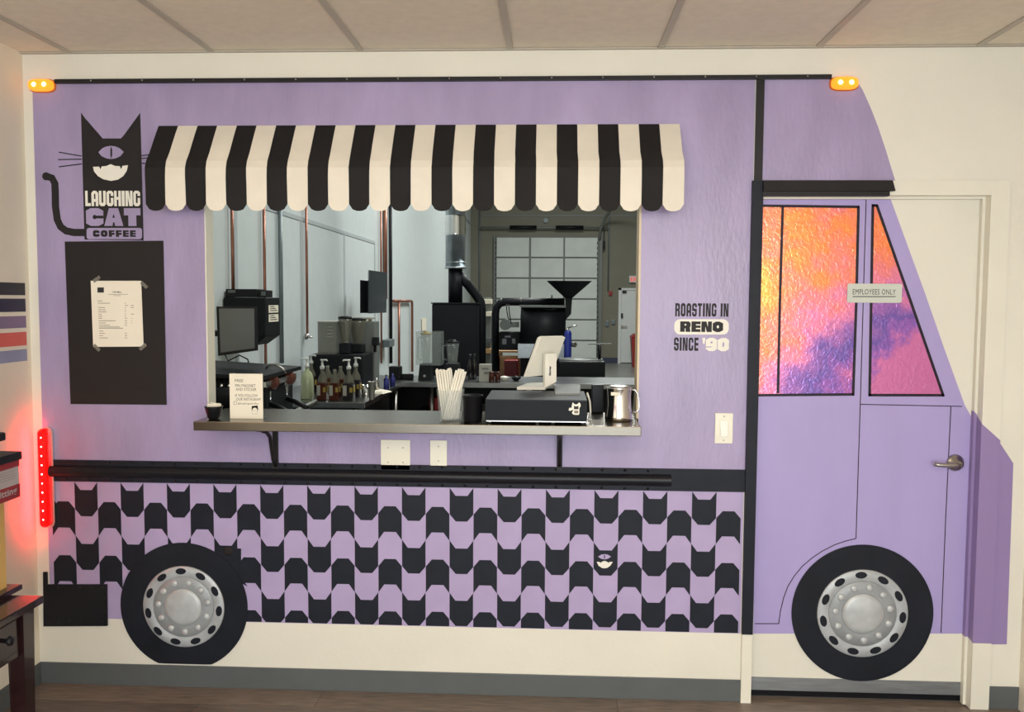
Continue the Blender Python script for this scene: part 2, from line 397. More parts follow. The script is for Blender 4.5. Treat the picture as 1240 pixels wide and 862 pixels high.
FAT = {    # very heavy wide letters with tiny counters
 'C': (1.05, _rb(.28), [_q(.58, .42, 1, .58), _e(.5, .5, .12, .13)]),
 'A': (1.15, [(0, 0), (1, 0), (.74, 1), (.26, 1)], [[(.43, 0), (.57, 0), (.54, .2), (.46, .2)], [(.43, .46), (.57, .46), (.5, .68)]]),
 'T': (1, [(.26, 0), (.74, 0), (.74, .6), (1, .6), (1, 1), (0, 1), (0, .6), (.26, .6)], []),
 'R': (1.05, [(0, 0), (1, 0), (.94, .4), (1, .55), (1, .85), (.82, 1), (0, 1)], [_e(.5, .68, .10, .08), _q(.44, 0, .52, .32)]),
 'E': (.92, SQ, [_q(.5, .27, 1, .38), _q(.5, .62, 1, .73)]),
 'F': (.92, [(0, 0), (.55, 0), (.55, .3), (1, .3), (1, 1), (0, 1)], [_q(.5, .62, 1, .74)]),
 'N': (1.05, SQ, [[(.38, 0), (.52, 0), (.38, .5)], [(.48, 1), (.62, 1), (.62, .5)]]),
 'O': (1.05, _rb(.34), [_e(.5, .5, .11, .15)]),
 '9': (1, _rb(.3), [_e(.5, .66, .1, .09), _q(0, .28, .5, .35)]),
 '0': (1, _rb(.3), [_e(.5, .5, .09, .2)]),
 "'": (.28, [(.3, .55), (.8, .55), (1, 1), (0, 1)], [])}
def block(txt, font, x0, y0, x1, y1, Y, fg, bg, parent, gap=.12, lift=.0006):
    a = P(x0, y1, Y); b = P(x1, y1, Y); c = P(x0, y0, Y)
    tot = sum(font[ch][0] for ch in txt) + gap * (len(txt) - 1)
    u = (b.x - a.x) / tot; H = c.z - a.z; x = a.x
    mb = MB(); nf = 0; cuts = []
    for ch in txt:
        wd, out, gaps = font[ch]
        if out:
            mb.plate([(x + p[0] * wd * u, a.z + p[1] * H) for p in out], Y, lift)
            cuts += [[(x + p[0] * wd * u, a.z + p[1] * H) for p in g] for g in gaps]
        x += (wd + gap) * u
    nf = len(mb.f)
    for g in cuts: mb.plate(g, Y - lift, .0002)
    o = obj('lettering', mb, fg, parent)
    o.data.materials.append(M[bg])
    for i, p in enumerate(o.data.polygons): p.material_index = 1 if i >= nf else 0
    return o

# ------------------------------------------------------------------ measures of the painted wall
WY = 3.5
XL = P(48, 660, WY).x - .012          # left wall
XR = PZ(1232, 858, 0).x               # right wall
CEIL = P(620, 61.5, WY).z
HX0, HX1 = P(250, 400, WY).x, P(774.5, 400, WY).x      # hatch
SHZ = P(500, 513.5, 3.27).z           # shelf top
HZ0, HZ1 = SHZ - .03, P(500, 190, WY).z
DX0, DX1 = P(917, 500, 3.55).x - .01, P(1199.5, 260, 3.485).x     # door opening
DZ1 = P(1050, 238, 3.55).z
KH = 6.0
KXR = 5.5
KY = 22.8

# ------------------------------------------------------------------ large structure
def wall_front():
    mb = MB(); t = .07
    mb.box((XL - .1, WY, 0), (HX0, WY + t, CEIL + .1))
    mb.box((HX0, WY, 0), (HX1, WY + t, HZ0))
    mb.box((HX0, WY, HZ1), (HX1, WY + t, CEIL + .1))
    mb.box((HX1, WY, 0), (DX0, WY + t, CEIL + .1))
    mb.box((DX0, WY, DZ1), (DX1, WY + t, CEIL + .1))
    mb.box((DX1, WY, 0), (XR + .1, WY + t, CEIL + .1))
    mb.box((XL - .1, WY + .02, CEIL + .1), (KXR, WY + t, KH))
    mb.box((XR + .1, WY + .02, 0), (KXR, WY + t, CEIL + .1))
    return struct('wall_front', mb, 'white')
wf = wall_front()
wll = struct('wall_left', MB().box((XL - .1, -2.9, 0), (XL, WY, CEIL + .1)), 'cream')
wrr = struct('wall_right', MB().box((XR, -2.9, 0), (XR + .1, WY, CEIL + .1)), 'cream')
fl = struct('floor', MB().box((XL - .1, -2.9, -.1), (XR + .1, WY + .07, -.006)), 'plank')
# vinyl planks
prow = .152; pl = 1.22
y = WY; r = 0
plank_m = {}
while y > 0.4:
    off = (r * .47) % pl
    x = XL - off
    while x < XR:
        a, b = max(x, XL) + .0008, min(x + pl, XR) - .0008
        if b - a > .03:
            obj('plank', MB().box((a, y - prow + .0008, -.006), (b, y - .0008, 0)), 'plank', fl)
        x += pl
    y -= prow; r += 1
struct('floor.001', MB().box((XL - .1, WY + .07, -.1), (KXR, KY, 0)), 'concrete')
ceil = struct('ceiling', MB().box((XL - .1, -2.9, CEIL + .02), (XR + .1, WY, CEIL + .1)), 'tbar')
gx = [XL] + [P(p, q, WY).x for p, q in ((86, 64.5), (258, 63), (437.5, 62), (618, 60.5), (800, 59), (990, 58), (1183, 57.5))] + [XR]
for i in range(len(gx) - 1):
    x0, x1 = gx[i] + (.0 if i == 0 else .011), gx[i + 1] - (.0 if i == len(gx) - 2 else .011)
    ys = [WY - .02, (2.80 if i == 2 else 2.2)]
    while ys[-1] > -2: ys.append(ys[-1] - 1.22)
    for a, b in zip(ys, ys[1:]):
        obj('ceiling_tile', MB().box((x0, b + .011, CEIL + .006), (x1, a - (.011 if a != ys[0] else 0), CEIL + .02)), 'tile_ceil', ceil)
for gxx in gx[1:-1]:
    obj('grid_bar', MB().box((gxx - .012, -2.8, CEIL), (gxx + .012, WY - .02, CEIL + .0055)), 'tbar', ceil)
obj('wall_angle', MB().box((XL, WY - .02, CEIL), (XR, WY, CEIL + .005)), 'tbar', ceil)
# base
BZ = P(600, 815, WY).z
struct('baseboard_front', MB().box((XL, WY - .006, 0), (P(897, 820, WY).x, WY, BZ), .002), 'base')
struct('baseboard_left', MB().box((XL, -2.8, 0), (XL + .006, WY - .006, BZ), .002), 'base')
struct('baseboard_right', MB().box((P(1197, 840, WY - .006).x, WY - .006, 0), (XR, WY, BZ), .002), 'base')
# kitchen shell
kl = struct('wall_left.001', MB().box((XL - .1, WY + .07, 0), (XL - .002, KY, KH)), 'kwall')
kyy = [PX(p, 380, XL).y for p in (365, 417)]
step = kyy[1] - kyy[0]
yk = kyy[0] - 3 * step; pans = []
ptop = PX(420, 282.7, XL).z
while yk < 9.4:
    a = max(yk, WY + .08); b = yk + step
    if b > a + .05:
        obj('wall_panel', MB().box((XL - .002, a + .012, 0), (XL + .002, b - .012, ptop - .02)), 'kwall', kl)
        obj('joint_strip', MB().box((XL - .002, b - .03, 0), (XL + .006, b + .03 if step > 1 else b, ptop - .02), .001), 'kstrip', kl)
    yk += step
obj('top_strip', MB().box((XL - .002, WY + .08, ptop - .02), (XL + .008, yk, ptop + .015)), 'kstrip', kl)
obj('upper_ledge', MB().box((XL - .002, yk, PX(566, 266.5, XL).z - .03), (XL + .02, KY, PX(566, 266.5, XL).z + .02)), 'kstrip', kl)
kb = struct('wall_back', MB().box((XL - .1, KY, 0), (KXR, KY + .1, KH)), 'olive')
struct('wall_right.001', MB().box((KXR, WY, 0), (KXR + .1, KY, KH)), 'olive')
struct('ceiling.001', MB().box((XL - .1, WY, KH), (KXR + .1, KY + .1, KH + .1)), 'olive')
struct('baseboard_back', MB().box((P(727, 440, KY).x, KY - .02, 0), (P(748, 440, KY).x, KY, P(740, 433, KY).z)), 'navybase')
# seams of the tilt-up wall
for yy_ in (262,):
    obj('wall_seam', MB().box((P(580, yy_, KY).x, KY - .015, P(600, yy_, KY).z), (KXR, KY, P(600, yy_, KY).z + .04)), 'gframe', kb)

# ------------------------------------------------------------------ the purple truck painted on the wall
TX0 = P(48, 400, WY).x
TZ1 = P(500, 97, WY).z
TZ0 = P(600, 760, WY).z
PX0 = P(907, 430, WY).x
mur = thing('food_truck_mural', 'life-size purple food truck painted across the white wall', 'mural', (0, WY, 0))
TILE_TOP = P(480, 589, WY).z
mb = MB(); tt = .001
mb.plate([(TX0, TILE_TOP), (HX0 - .001, TILE_TOP), (HX0 - .001, TZ1), (TX0, TZ1)], WY, tt)
mb.plate([(HX0 - .001, HZ1), (HX1 + .001, HZ1), (HX1 + .001, TZ1), (HX0 - .001, TZ1)], WY, tt)
mb.plate([(HX0 - .001, TILE_TOP), (HX1 + .001, TILE_TOP), (HX1 + .001, HZ0), (HX0 - .001, HZ0)], WY, tt)
mb.plate([(HX1 + .001, TILE_TOP), (PX0, TILE_TOP), (PX0, TZ1), (HX1 + .001, TZ1)], WY, tt)
obj('body_paint', mb, 'purple', mur)
cabp = pxp([(917, 96), (1006, 95), (1036, 96), (1044, 108), (1054, 130), (1063, 153), (1072, 180), (1080, 206), (1085, 222), (917, 222)], WY)
obj('cab_paint', MB().plate(cabp, WY, tt), 'purple', mur)
obj('lower_paint', MB().plate([(TX0 + .012, TZ0), (P(898, 700, WY).x, TZ0), (P(898, 700, WY).x, TILE_TOP), (TX0 + .012, TILE_TOP)], WY, tt), 'tile_purple', mur)
# cats of the checkered skirt
cx0 = P(64, 640, WY).x; cx1 = P(895.5, 690, WY).x; cw = (cx1 - cx0) / 29
tz = P(503, 589.8, WY).z
def clip(poly, zmin, zmax):
    def cut(pl_, f, g):
        out = []
        for i in range(len(pl_)):
            a, b = pl_[i], pl_[(i + 1) % len(pl_)]
            if f(a): out.append(a)
            if f(a) != f(b): out.append(g(a, b))
        return out
    ip = lambda z: (lambda a, b: (a[0] + (b[0] - a[0]) * (z - a[1]) / (b[1] - a[1]), z))
    poly = cut(poly, lambda p: p[1] >= zmin, ip(zmin))
    return cut(poly, lambda p: p[1] <= zmax, ip(zmax)) if poly else poly
face_tile = None
WLC = P(223, 734, WY)
for i in range(29):
    x0 = cx0 + i * cw; pxc = 64 + 28.67 * (i + .5); hp = 32.5 - .0014 * (pxc - 64)
    hh = (P(pxc, 590, WY).z - P(pxc, 590 + 4 * hp, WY).z) / 4; e = .0006; a, b = x0 + e, x0 + cw - e
    if i % 2 == 1:
        for k in range(3):
            z = tz - 2 * k * hh
            poly = [(a, z), (x0 + cw * .25, z - .3 * hh), (x0 + cw * .75, z - .3 * hh), (b, z), (b, z - hh), (x0 + cw * .74, z - 1.27 * hh), (x0 + cw * .26, z - 1.27 * hh), (a, z - hh)]
            poly = clip(poly, TZ0 + .002, TILE_TOP)
            if k == 2 and i < 3: continue
            if len(poly) > 3: obj('cat_shape', MB().plate(poly, WY - .001, .001), 'tile_black', mur)
    else:
        for k in range(3):
            z = tz - (2 * k + 1) * hh
            poly = [(a, z), (x0 + cw * .26, z + .27 * hh), (x0 + cw * .74, z + .27 * hh), (b, z), (b, z - hh), (x0 + cw * .75, z - .7 * hh), (x0 + cw * .25, z - .7 * hh), (a, z - hh)]
            poly = clip(poly, TZ0 + .002, TILE_TOP)
            if k == 2 and i < 4: continue
            if len(poly) > 3: obj('cat_shape', MB().plate(poly, WY - .001, .001), 'tile_black', mur)
# the one tile with a face
Yf = WY - .002
obj('cat_eye', MB().plate(pxp([(724.2, 674), (728, 671.5), (732, 670.8), (736, 671.5), (740, 674), (736, 676.4), (732, 677.2), (728, 676.4)], Yf), Yf, .0006), 'tile_purple', mur)
obj('cat_pupil', MB().plate(pxp([(731.4, 672), (732.6, 672), (732.6, 676.2), (731.4, 676.2)], Yf - .0006), Yf - .0006, .0005), 'tile_black', mur)
obj('cat_grin', MB().plate(pxp([(722.5, 680.2), (726, 680.2), (727, 681.6), (729, 680), (732, 679), (735, 680), (737, 681.6), (738, 680.2), (742, 680.2), (739, 685), (735, 687.6), (732, 688), (729, 687.6), (725, 685)], Yf), Yf, .0006), 'logo_white', mur)

# rails, post, visor, mud flap ------------------------------------------------
def bolt(mb, x, z, y, r=.0055, h=.004): mb.dome((x, y, z), r, h, (0, -1, 0), 8, 2)
RZ = P(540, 97, WY).z
rr = thing('roof_rail', 'long thin black rail along the top edge of the purple truck', 'rail', (0, WY, RZ))
a, b = P(68, 97, WY).x, P(1006, 92, WY).x
obj('rail_strip', MB().box((a, WY - .016, RZ - .007), (b, WY - .001, RZ + .010), .002), 'black', rr)
mb = MB()
for px_ in range(110, 1000, 62): bolt(mb, P(px_, 96, WY - .016).x, RZ + .003, WY - .016, .004, .003)
obj('bolt', mb, 'satin', rr, kind='stuff')

bp_ = thing('belt_rail', 'black bolted belt rail with a half-round tube below the serving shelf', 'rail', (0, WY, P(400, 590, WY).z))
bz0, bz1 = TILE_TOP + .001, P(460, 562, WY).z
bx0, bx1 = P(61, 570, WY).x, P(903, 585, WY).x
obj('backing_band', MB().box((bx0, WY - .008, bz0), (bx1, WY - .001, bz1), .001), 'tile_black', bp_)
zc = (bz0 + bz1) / 2 - .002; tx1 = P(812, 580, WY).x
mb = MB(); prof = []
nseg = 10
ring = [(-.008 - .022 * math.sin(PI * i / nseg), .024 * math.cos(PI * i / nseg)) for i in range(nseg + 1)]
vs = [(x, WY + q[0], zc + q[1]) for x in (bx0, tx1) for q in ring]
n = nseg + 1
mb.add(vs, [[i, i + 1, n + i + 1, n + i] for i in range(nseg)], True)
mb.add([vs[i] for i in range(n)], [list(range(n))]); mb.add([vs[n + i] for i in range(n)], [list(range(n))[::-1]])
obj('half_round_tube', mb, 'rail_black', bp_)
k = 0; x = bx0 + .07
while x < tx1:
    for z in (bz1 - .009, bz0 + .008):
        mb = MB(); bolt(mb, x, z, WY - .008, .006, .005); obj('bolt', mb, 'rail_black', bp_)
    x += .093

# door, casing
CY = WY - .015
cas = thing('trim_1', 'x', 'x'); del cas['label']; del cas['category']; cas['kind'] = 'structure'
cl0, cl1 = P(905, 500, CY).x, P(917.5, 500, CY).x
lz = P(905, 768, CY).z
hd0, hd1 = P(1150, 218.5, CY).z, P(1150, 231, CY).z
cr0, cr1 = DX1, P(1222.5, 260, CY).x
obj('left_casing', MB().box((cl0, CY, 0), (cl1, WY + .07, lz)), 'casing', cas)
obj('head_casing', MB().box((cl0, CY, hd1), (cr1, WY + .01, hd0)), 'casing', cas)
obj('head_jamb', MB().box((cl0, CY + .001, DZ1 - .002), (cr0 + .0, WY + .09, hd1 + .001)).box((cl0, WY + .026, DZ1 - .012), (cr0 - .012, WY + .048, DZ1)), 'casing', cas)
obj('right_casing', MB().box((cr0, CY, 0), (cr1, WY, hd1)), 'casing', cas)
obj('right_jamb', MB().box((cr0 - .012, WY + .026, 0), (cr0, WY + .048, DZ1)).box((cr0 - .0005, WY - .002, 0), (cr0 + .0, WY + .09, hd1)), 'casing', cas)
# purple carried over casing
cp_t = P(1203, 530, CY).z; cp_b = P(1200, 779, CY).z
p0 = P(1187, 519, CY).z
e_ = .0012
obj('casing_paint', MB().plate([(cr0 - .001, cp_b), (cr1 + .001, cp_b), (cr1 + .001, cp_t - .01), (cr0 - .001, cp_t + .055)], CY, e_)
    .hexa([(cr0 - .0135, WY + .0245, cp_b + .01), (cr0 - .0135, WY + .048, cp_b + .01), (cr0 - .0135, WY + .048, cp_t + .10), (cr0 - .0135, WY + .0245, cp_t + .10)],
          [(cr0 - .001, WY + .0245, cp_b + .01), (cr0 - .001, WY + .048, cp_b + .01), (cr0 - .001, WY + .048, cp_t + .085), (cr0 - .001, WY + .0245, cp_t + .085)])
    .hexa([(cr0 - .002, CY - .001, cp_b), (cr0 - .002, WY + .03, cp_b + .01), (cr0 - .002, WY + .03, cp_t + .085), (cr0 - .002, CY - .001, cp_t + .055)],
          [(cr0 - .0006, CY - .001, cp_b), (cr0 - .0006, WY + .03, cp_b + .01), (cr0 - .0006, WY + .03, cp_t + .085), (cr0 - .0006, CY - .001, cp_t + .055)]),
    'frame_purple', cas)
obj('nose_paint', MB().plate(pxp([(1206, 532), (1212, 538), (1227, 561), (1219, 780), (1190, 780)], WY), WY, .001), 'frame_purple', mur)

post = thing('cab_post', 'tall black post separating truck body from the cab door', 'post', (P(910, 500, WY).x, WY, lz))
obj('lower_post', MB().box((cl0 - .001, CY - .004, lz), (cl1 + .001, WY, hd1)).box((cl1 - .004, WY, lz), (cl1 + .0015, WY + .05, hd1)).box((cl0 - .001, CY - .004, hd1), (cl1, WY, hd0)), 'tile_black', post)
ux0, ux1 = P(915.5, 150, CY).x, P(925, 150, CY).x
obj('upper_post', MB().box((ux0, WY - .014, hd0), (ux1, WY, RZ - .008), .001), 'black', post)
vis = thing('cab_visor', 'black visor ledge over the purple cab windows', 'visor', (P(1000, 236, WY).x, WY, hd1))
va, vb = P(925, 225, 3.46).x, P(1083.5, 225, 3.46).x
vz0, vz1 = P(1000, 231, 3.46).z, P(1000, 218, 3.46).z
obj('visor_board', MB().hexa([(va, 3.46, vz0), (vb + .004, 3.46, vz0), (vb + .004, CY, vz0), (va, CY, vz0)], [(va, 3.465, vz1), (vb - .006, 3.465, vz1), (vb - .006, CY, vz1), (va, CY, vz1)]), 'black', vis)
obj('visor_lip', MB().box((va, 3.475, vz0 - .018), (vb - .012, WY + .005, vz0)), 'black', vis)

DY = 3.55
door = obj('door_1', MB().box((DX0, DY, P(1040, 838, DY).z), (DX1 - .001, DY + .045, DZ1 - .001)), 'white', None, kind='structure')
dp = pxp([(912, 240), (1078, 240), (1097, 292), (1120, 355), (1143, 421), (1160, 468), (1168, 490), (1178, 508), (1176, 560), (1168, 767), (912, 767)], DY)
dp = [(min(max(p[0], DX0), DX1), min(p[1], DZ1 - .001)) for p in dp]
obj('cab_side_paint', MB().plate(dp, DY, .001), 'door_purple', door)
D2 = DY - .001
def line(pts, w_=.0035, Yp=D2, m='black_film', nm='panel_line', par=door, t=.0006):
    return obj(nm, MB().plate(ribbon(pxp(pts, Yp), w_), Yp, t), m, par)
line([(1048.8, 241), (1042, 480), (1036.5, 652)])
line([(1042, 489.5), (1165, 492)])
line([(1151.5, 492), (1145, 630), (1139.5, 766)])
line([(1036.5, 652), (1024, 655), (1010.8, 659.5), (996, 667), (984, 675), (972, 685), (962, 697), (954, 710), (948.8, 724), (945, 740), (943, 755)])
line([(943, 755), (914, 755)])
line([(945.5, 478), (1032, 478)], .002)
wp1 = [(912, 249), (1040, 250.5), (1037, 360), (1033.5, 477), (912, 478)]
wp2 = [(1056.5, 248.5), (1061.5, 248.5), (1142, 478.5), (1052.5, 478)]
f1 = obj('window_film', MB().plate(pxp(wp1, D2), D2, .0008), 'film', door)
f2 = obj('window_film', MB().plate(pxp(wp2, D2), D2, .0008), 'film', door)
for par, pts in ((f1, [(912, 249), (1040, 250.5)]), (f1, [(1039.5, 249.3), (1037, 360), (1033, 479)]), (f1, [(1034, 477.5), (912, 478.5)]), (f1, [(947.8, 250), (944.5, 360), (942, 476)]),
                 (f2, [(1057, 247.5), (1055, 360), (1053, 479.5)]), (f2, [(1055.5, 248.8), (1062.5, 248.8)]), (f2, [(1061.5, 248), (1100, 357), (1142.5, 480)]), (f2, [(1143, 478.5), (1051.5, 478.3)])):
    line(pts, .0105, D2 - .0008, 'black_film', 'window_border', par, .0012)
# kick plate
kz0, kz1 = P(1040, 838, DY).z, P(1040, 823.5, DY).z
obj('kick_plate', MB().box((DX0, DY - .003, kz0), (DX1 - .013, DY, kz1 + .004)), 'kick', door)
obj('threshold', MB().box((DX0, DY + .01, 0), (DX1, DY + .044, kz0 - .004)), 'plastic_black', cas)
# lever handle
hc = P(1157.5, 560.5, DY - .01)
hn = obj('lever_handle', MB().lathe([(.034, 0), (.034, .006), (.03, .012), (.016, .016), (.013, .05), (.0, .052)], (hc.x, DY - .001, hc.z), (0, -1, 0), 28)
    .tube([(hc.x, DY - .045, hc.z), (hc.x - .02, DY - .05, hc.z - .001), (hc.x - .05, DY - .05, hc.z - .003), (hc.x - .085, DY - .048, hc.z - .002), (hc.x - .10, DY - .044, hc.z + .001)], .0085, 12), 'satin', door)
# employees only sign
es = thing('employees_sign', 'grey plastic sign reading employees only across the cab windows', 'sign', tuple(P(1060, 366, D2)))
sx0, sx1, sz0, sz1 = P(1025.5, 355, D2).x, P(1091.5, 355, D2).x, P(1060, 366.5, D2).z, P(1060, 343.5, D2).z
obj('sign_plate', MB().plate(rrect(sx0, sz0, sx1, sz1, .008), D2 - .0018, .0042), 'sign_grey', es)
wl('lettering', 'EMPLOYEES ONLY', 1032.5, 350, 1084.5, 356.5, D2 - .006, 'ink', es, bold=.0, spacing=1.08)
obj('underline', MB().plate(pxp([(1032.5, 358.6), (1084.5, 358.6), (1084.5, 359.6), (1032.5, 359.6)], D2 - .006), D2 - .006, .0004), 'ink', es)

# mud flap
mf = thing('mud_flap', 'black bolted mud flap panel left of the rear wheel', 'mud flap', tuple(P(92, 757, WY)))
obj('flap_plate', MB().plate(pxp([(54, 757.5), (131, 757), (130.5, 707), (58.5, 707), (58, 692), (53.5, 692)], WY), WY - .001, .008), 'rail_black', mf)
for px_, py_ in [(71 + 13.3 * i, 711) for i in range(5)] + [(71 + 13.3 * i, 752) for i in range(5)] + [(127.5, 724), (127.5, 740), (62, 752)]:
    q = P(px_, py_, WY - .009); mb = MB(); bolt(mb, q.x, q.z, q.y, .004, .003); obj('bolt', mb, 'black', mf)

# wheels
def wheel(cx, cy, rt, rr_, Y, label, flat, a0):
    c = P(cx, cy, Y); s = Y / F
    R1 = rt * s; Rr = rr_ * s
    w = thing('truck_wheel', label, 'wheel', (c.x, Y, c.z - R1), 'painted truck wheels')
    n = 72; pts = []
    for i in range(n):
        a = 2 * PI * i / n; z = c.z + R1 * math.sin(a)
        pts.append((c.x + R1 * math.cos(a), max(z, flat)))
    ty = MB().plate(pts, Y, .004)
    obj('tyre', ty, 'tyre', w)
    y0 = Y - .004
    rim = obj('rim', MB().lathe([(Rr, 0), (Rr * .985, .004), (Rr * .8, .006), (Rr * .77, .003), (.0, .003)], (c.x, y0, c.z), (0, -1, 0), 64), 'rim', w)
    obj('disc', MB().lathe([(Rr * .745, .003), (Rr * .735, .0055), (Rr * .5, .0045), (0, .0045)], (c.x, y0, c.z), (0, -1, 0), 56), 'rim2', w)
    obj('hub_cap', MB().lathe([(Rr * .46, .0045), (Rr * .45, .009), (Rr * .36, .013), (Rr * .2, .017), (Rr * .05, .018), (0, .018)], (c.x, y0, c.z), (0, -1, 0), 48), 'hub', w)
    for i in range(11):
        a = a0 + 2 * PI * i / 11; rh = Rr * .875
        hx, hz = c.x + rh * math.cos(a), c.z + rh * math.sin(a)
        t = Vector((-math.sin(a), math.cos(a))); nr = Vector((math.cos(a), math.sin(a)))
        q = [(hx + t.x * Rr * .128 * math.cos(u) + nr.x * Rr * .075 * math.sin(u), hz + t.y * Rr * .128 * math.cos(u) + nr.y * Rr * .075 * math.sin(u)) for u in [2 * PI * k / 18 for k in range(18)]]
        obj('hand_hole', MB().plate(q, y0 - .0045, .0018), 'tyre', rim)
        a += PI / 11; rl = Rr * .605
        mb = MB().dome((c.x + rl * math.cos(a), y0 - .004, c.z + rl * math.sin(a)), Rr * .085, .008, (0, -1, 0), 12, 3)
        obj('lug_nut', mb, 'hub', w)
    return w
wheel(223, 734, 81.5, 52.3, WY - .002, 'painted rear wheel on the wall below the checkered cats', P(223, 803.5, WY).z + .001, PI / 2 + .05)
wheel(1043.8, 742.2, 84.5, 54.5, DY - .003, 'painted front wheel on the lower cab door', -1, PI / 2 + .07)
# fuel cap dot near rear wheel
q = P(276, 667, WY - .002)
obj('fuel_cap', MB().lathe([(.02, 0), (.02, .001), (.013, .0022), (0, .0022)], q, (0, -1, 0), 20), 'flat_black', mur)
obj('wheel_notch', MB().plate(pxp([(262, 664), (292, 664), (292, 700), (300, 710), (280, 700)], WY - .002), WY - .002, .0008), 'tyre', mur)

# ------------------------------------------------------------------ cat logo
LY = WY - .001
lg = thing('cat_logo', 'black one-eyed cat logo with whiskers, tail and coffee lettering', 'logo', tuple(P(137, 291, LY)))
body = [(98.3, 136.5), (103, 143), (124.5, 167.7), (146.5, 167.7), (150, 164), (169.8, 136.8), (170.6, 160), (174, 291), (102.5, 290)]
obj('cat_body', MB().plate(pxp(body, LY), LY, .0015), 'logo_black', lg)
tail = [(104, 281.5), (90, 281.5), (80, 279.5), (73.5, 274.5), (69.5, 266), (67.3, 250), (67, 232), (66.5, 222), (63, 215.5), (56, 213.5)]
tp = pxp(tail, LY)
obj('tail', MB().plate(ribbon(tp, .030), LY, .0013).plate([(tp[-1][0] + .0165 * math.cos(k * PI / 10), tp[-1][1] + .0165 * math.sin(k * PI / 10)) for k in range(20)], LY, .0014), 'logo_black', lg)
for pts in ([(71.5, 184.3), (99, 189)], [(70.5, 193.3), (99, 192.7)], [(71.5, 202), (99, 198.5)], [(171.5, 188.5), (183, 187)], [(171.5, 192), (182, 191)], [(171.5, 197.3), (178, 198.6)]):
    obj('whisker', MB().plate(ribbon(pxp(pts, LY), .0042), LY, .0012), 'logo_black', lg)
L2 = LY - .0015
eye = obj('eye', MB().plate(pxp([(119.3, 184.3), (124, 179.5), (129, 177.3), (134.5, 176.6), (140, 177.3), (145, 179.5), (150, 184), (146, 189), (140, 191.8), (134.5, 192.6), (129, 191.8), (123, 189)], L2), L2, .0008), 'purple', lg)
obj('pupil', MB().plate(pxp([(134.6, 177.2), (135.9, 181), (135.9, 188), (134.8, 192), (133.7, 188), (133.7, 181)], L2 - .0008), L2 - .0008, .0006), 'logo_black', eye)
obj('grin', MB().plate(pxp([(112.7, 202), (120, 201.8), (121.8, 205), (123.3, 201.5), (129, 201), (134, 198.7), (139.5, 201), (145, 201.2), (146.8, 205), (148.5, 200.8), (155, 200), (153.5, 207), (149.5, 213), (143, 217.5), (134.5, 219), (125, 217), (118.5, 213), (114, 207.5)], L2), L2, .0008), 'logo_white', lg)
block('LAUGHING', COND, 103.5, 231, 170, 249.5, L2, 'logo_white', 'logo_black', lg, .12)
block('CAT', FAT, 104.5, 252, 170.5, 273.5, L2, 'purple', 'logo_black', lg, .05)
bar = obj('name_bar', MB().plate(pxp(rrect(105, 276, 172, 289.5, 3), L2), L2, .0006), 'purple', lg)
block('COFFEE', FAT, 112.8, 278.7, 164.5, 286.7, L2 - .0006, 'logo_black', 'purple', bar, .22, .0004)

# slogan
sg = thing('wall_slogan', 'painted slogan roasting in Reno since 90 right of hatch', 'lettering', tuple(P(850, 426, LY)))
block('ROASTING IN', COND, 817.5, 367, 882, 383, LY, 'logo_black', 'purple', sg, .2)
pill = obj('cream_pill', MB().plate(pxp(rrect(816.5, 386.5, 882.5, 405, 7), LY), LY, .0008), 'logo_white', sg)
block('RENO', FAT, 823.5, 389, 875.5, 401.7, LY - .0008, 'logo_black', 'logo_white', pill, .08, .0005)
block('SINCE', COND, 816, 408.5, 845.5, 424.5, LY, 'logo_black', 'purple', sg, .2)
block("'90", FAT, 850, 409, 882.5, 425, LY, 'logo_white', 'purple', sg, .06)

# black board with menu
bd = tag(obj('menu_board', MB().plate(pxp([(79, 292.5), (198, 291.5), (202, 490), (86, 489)], LY), LY, .004), 'flat_black'), 'tall matt black board on purple wall under the cat logo', 'board')
BY = LY - .004
mn = thing('menu_sheet', 'white printed menu sheet taped to the black board', 'paper', tuple(P(142, 420, BY)))
obj('sheet', MB().plate(pxp([(110, 340), (171, 340), (174, 419.5), (113, 420)], BY), BY, .001), 'paper', mn)
MY = BY - .001
for cxx, cyy, an in ((117, 338, .6), (174.5, 345, -.75), (117, 421, -.75), (173, 420, .7)):
    c = Vector(XZ(cxx, cyy, MY)); d = Vector((math.cos(an), math.sin(an))) * .017; nn = Vector((-d.y, d.x)) * .42
    obj('tape', MB().plate([tuple(c + d + nn), tuple(c - d + nn), tuple(c - d - nn), tuple(c + d - nn)], MY, .0004), 'tape', mn)
obj('print_logo', MB().plate(pxp([(118, 348), (125.8, 348), (125.8, 354.2), (118, 354.2)], MY), MY, .0004), 'ink', mn)
wl('lettering', 'Coffee Menu', 136, 352.3, 147, 354.6, MY, 'ink', mn, bold=.01)
mb = MB()
def pbar(x0, x1, y, h=.7): mb.plate(pxp([(x0, y), (x1, y), (x1, y + h), (x0, y + h)], MY), MY, .0003)
pbar(131, 155, 356.2, .5); pbar(137, 146, 357.7, .5)
for x0, x1, yy in ((118, 124, 364), (118.5, 133, 366.7), (119, 127, 372), (119, 128, 374.7), (119.2, 129, 377.3), (119.3, 123, 380), (119.3, 124, 382.6), (119.5, 123.5, 385), (119.6, 140, 388), (119.7, 128, 390.7), (119.8, 133, 393.4), (120, 145, 395.5), (120, 149, 397), (120.3, 125, 400.5), (120.3, 127, 403.3), (120.4, 125, 406), (120.5, 130.5, 408.7)):
    pbar(x0, x1, yy)
for yy in (366.7, 372, 374.7, 377.3, 380, 382.6, 385, 388, 390.7, 393.4, 403.3, 406, 408.7): pbar(151.2, 152.5 if yy < 384 else 153.8, yy)
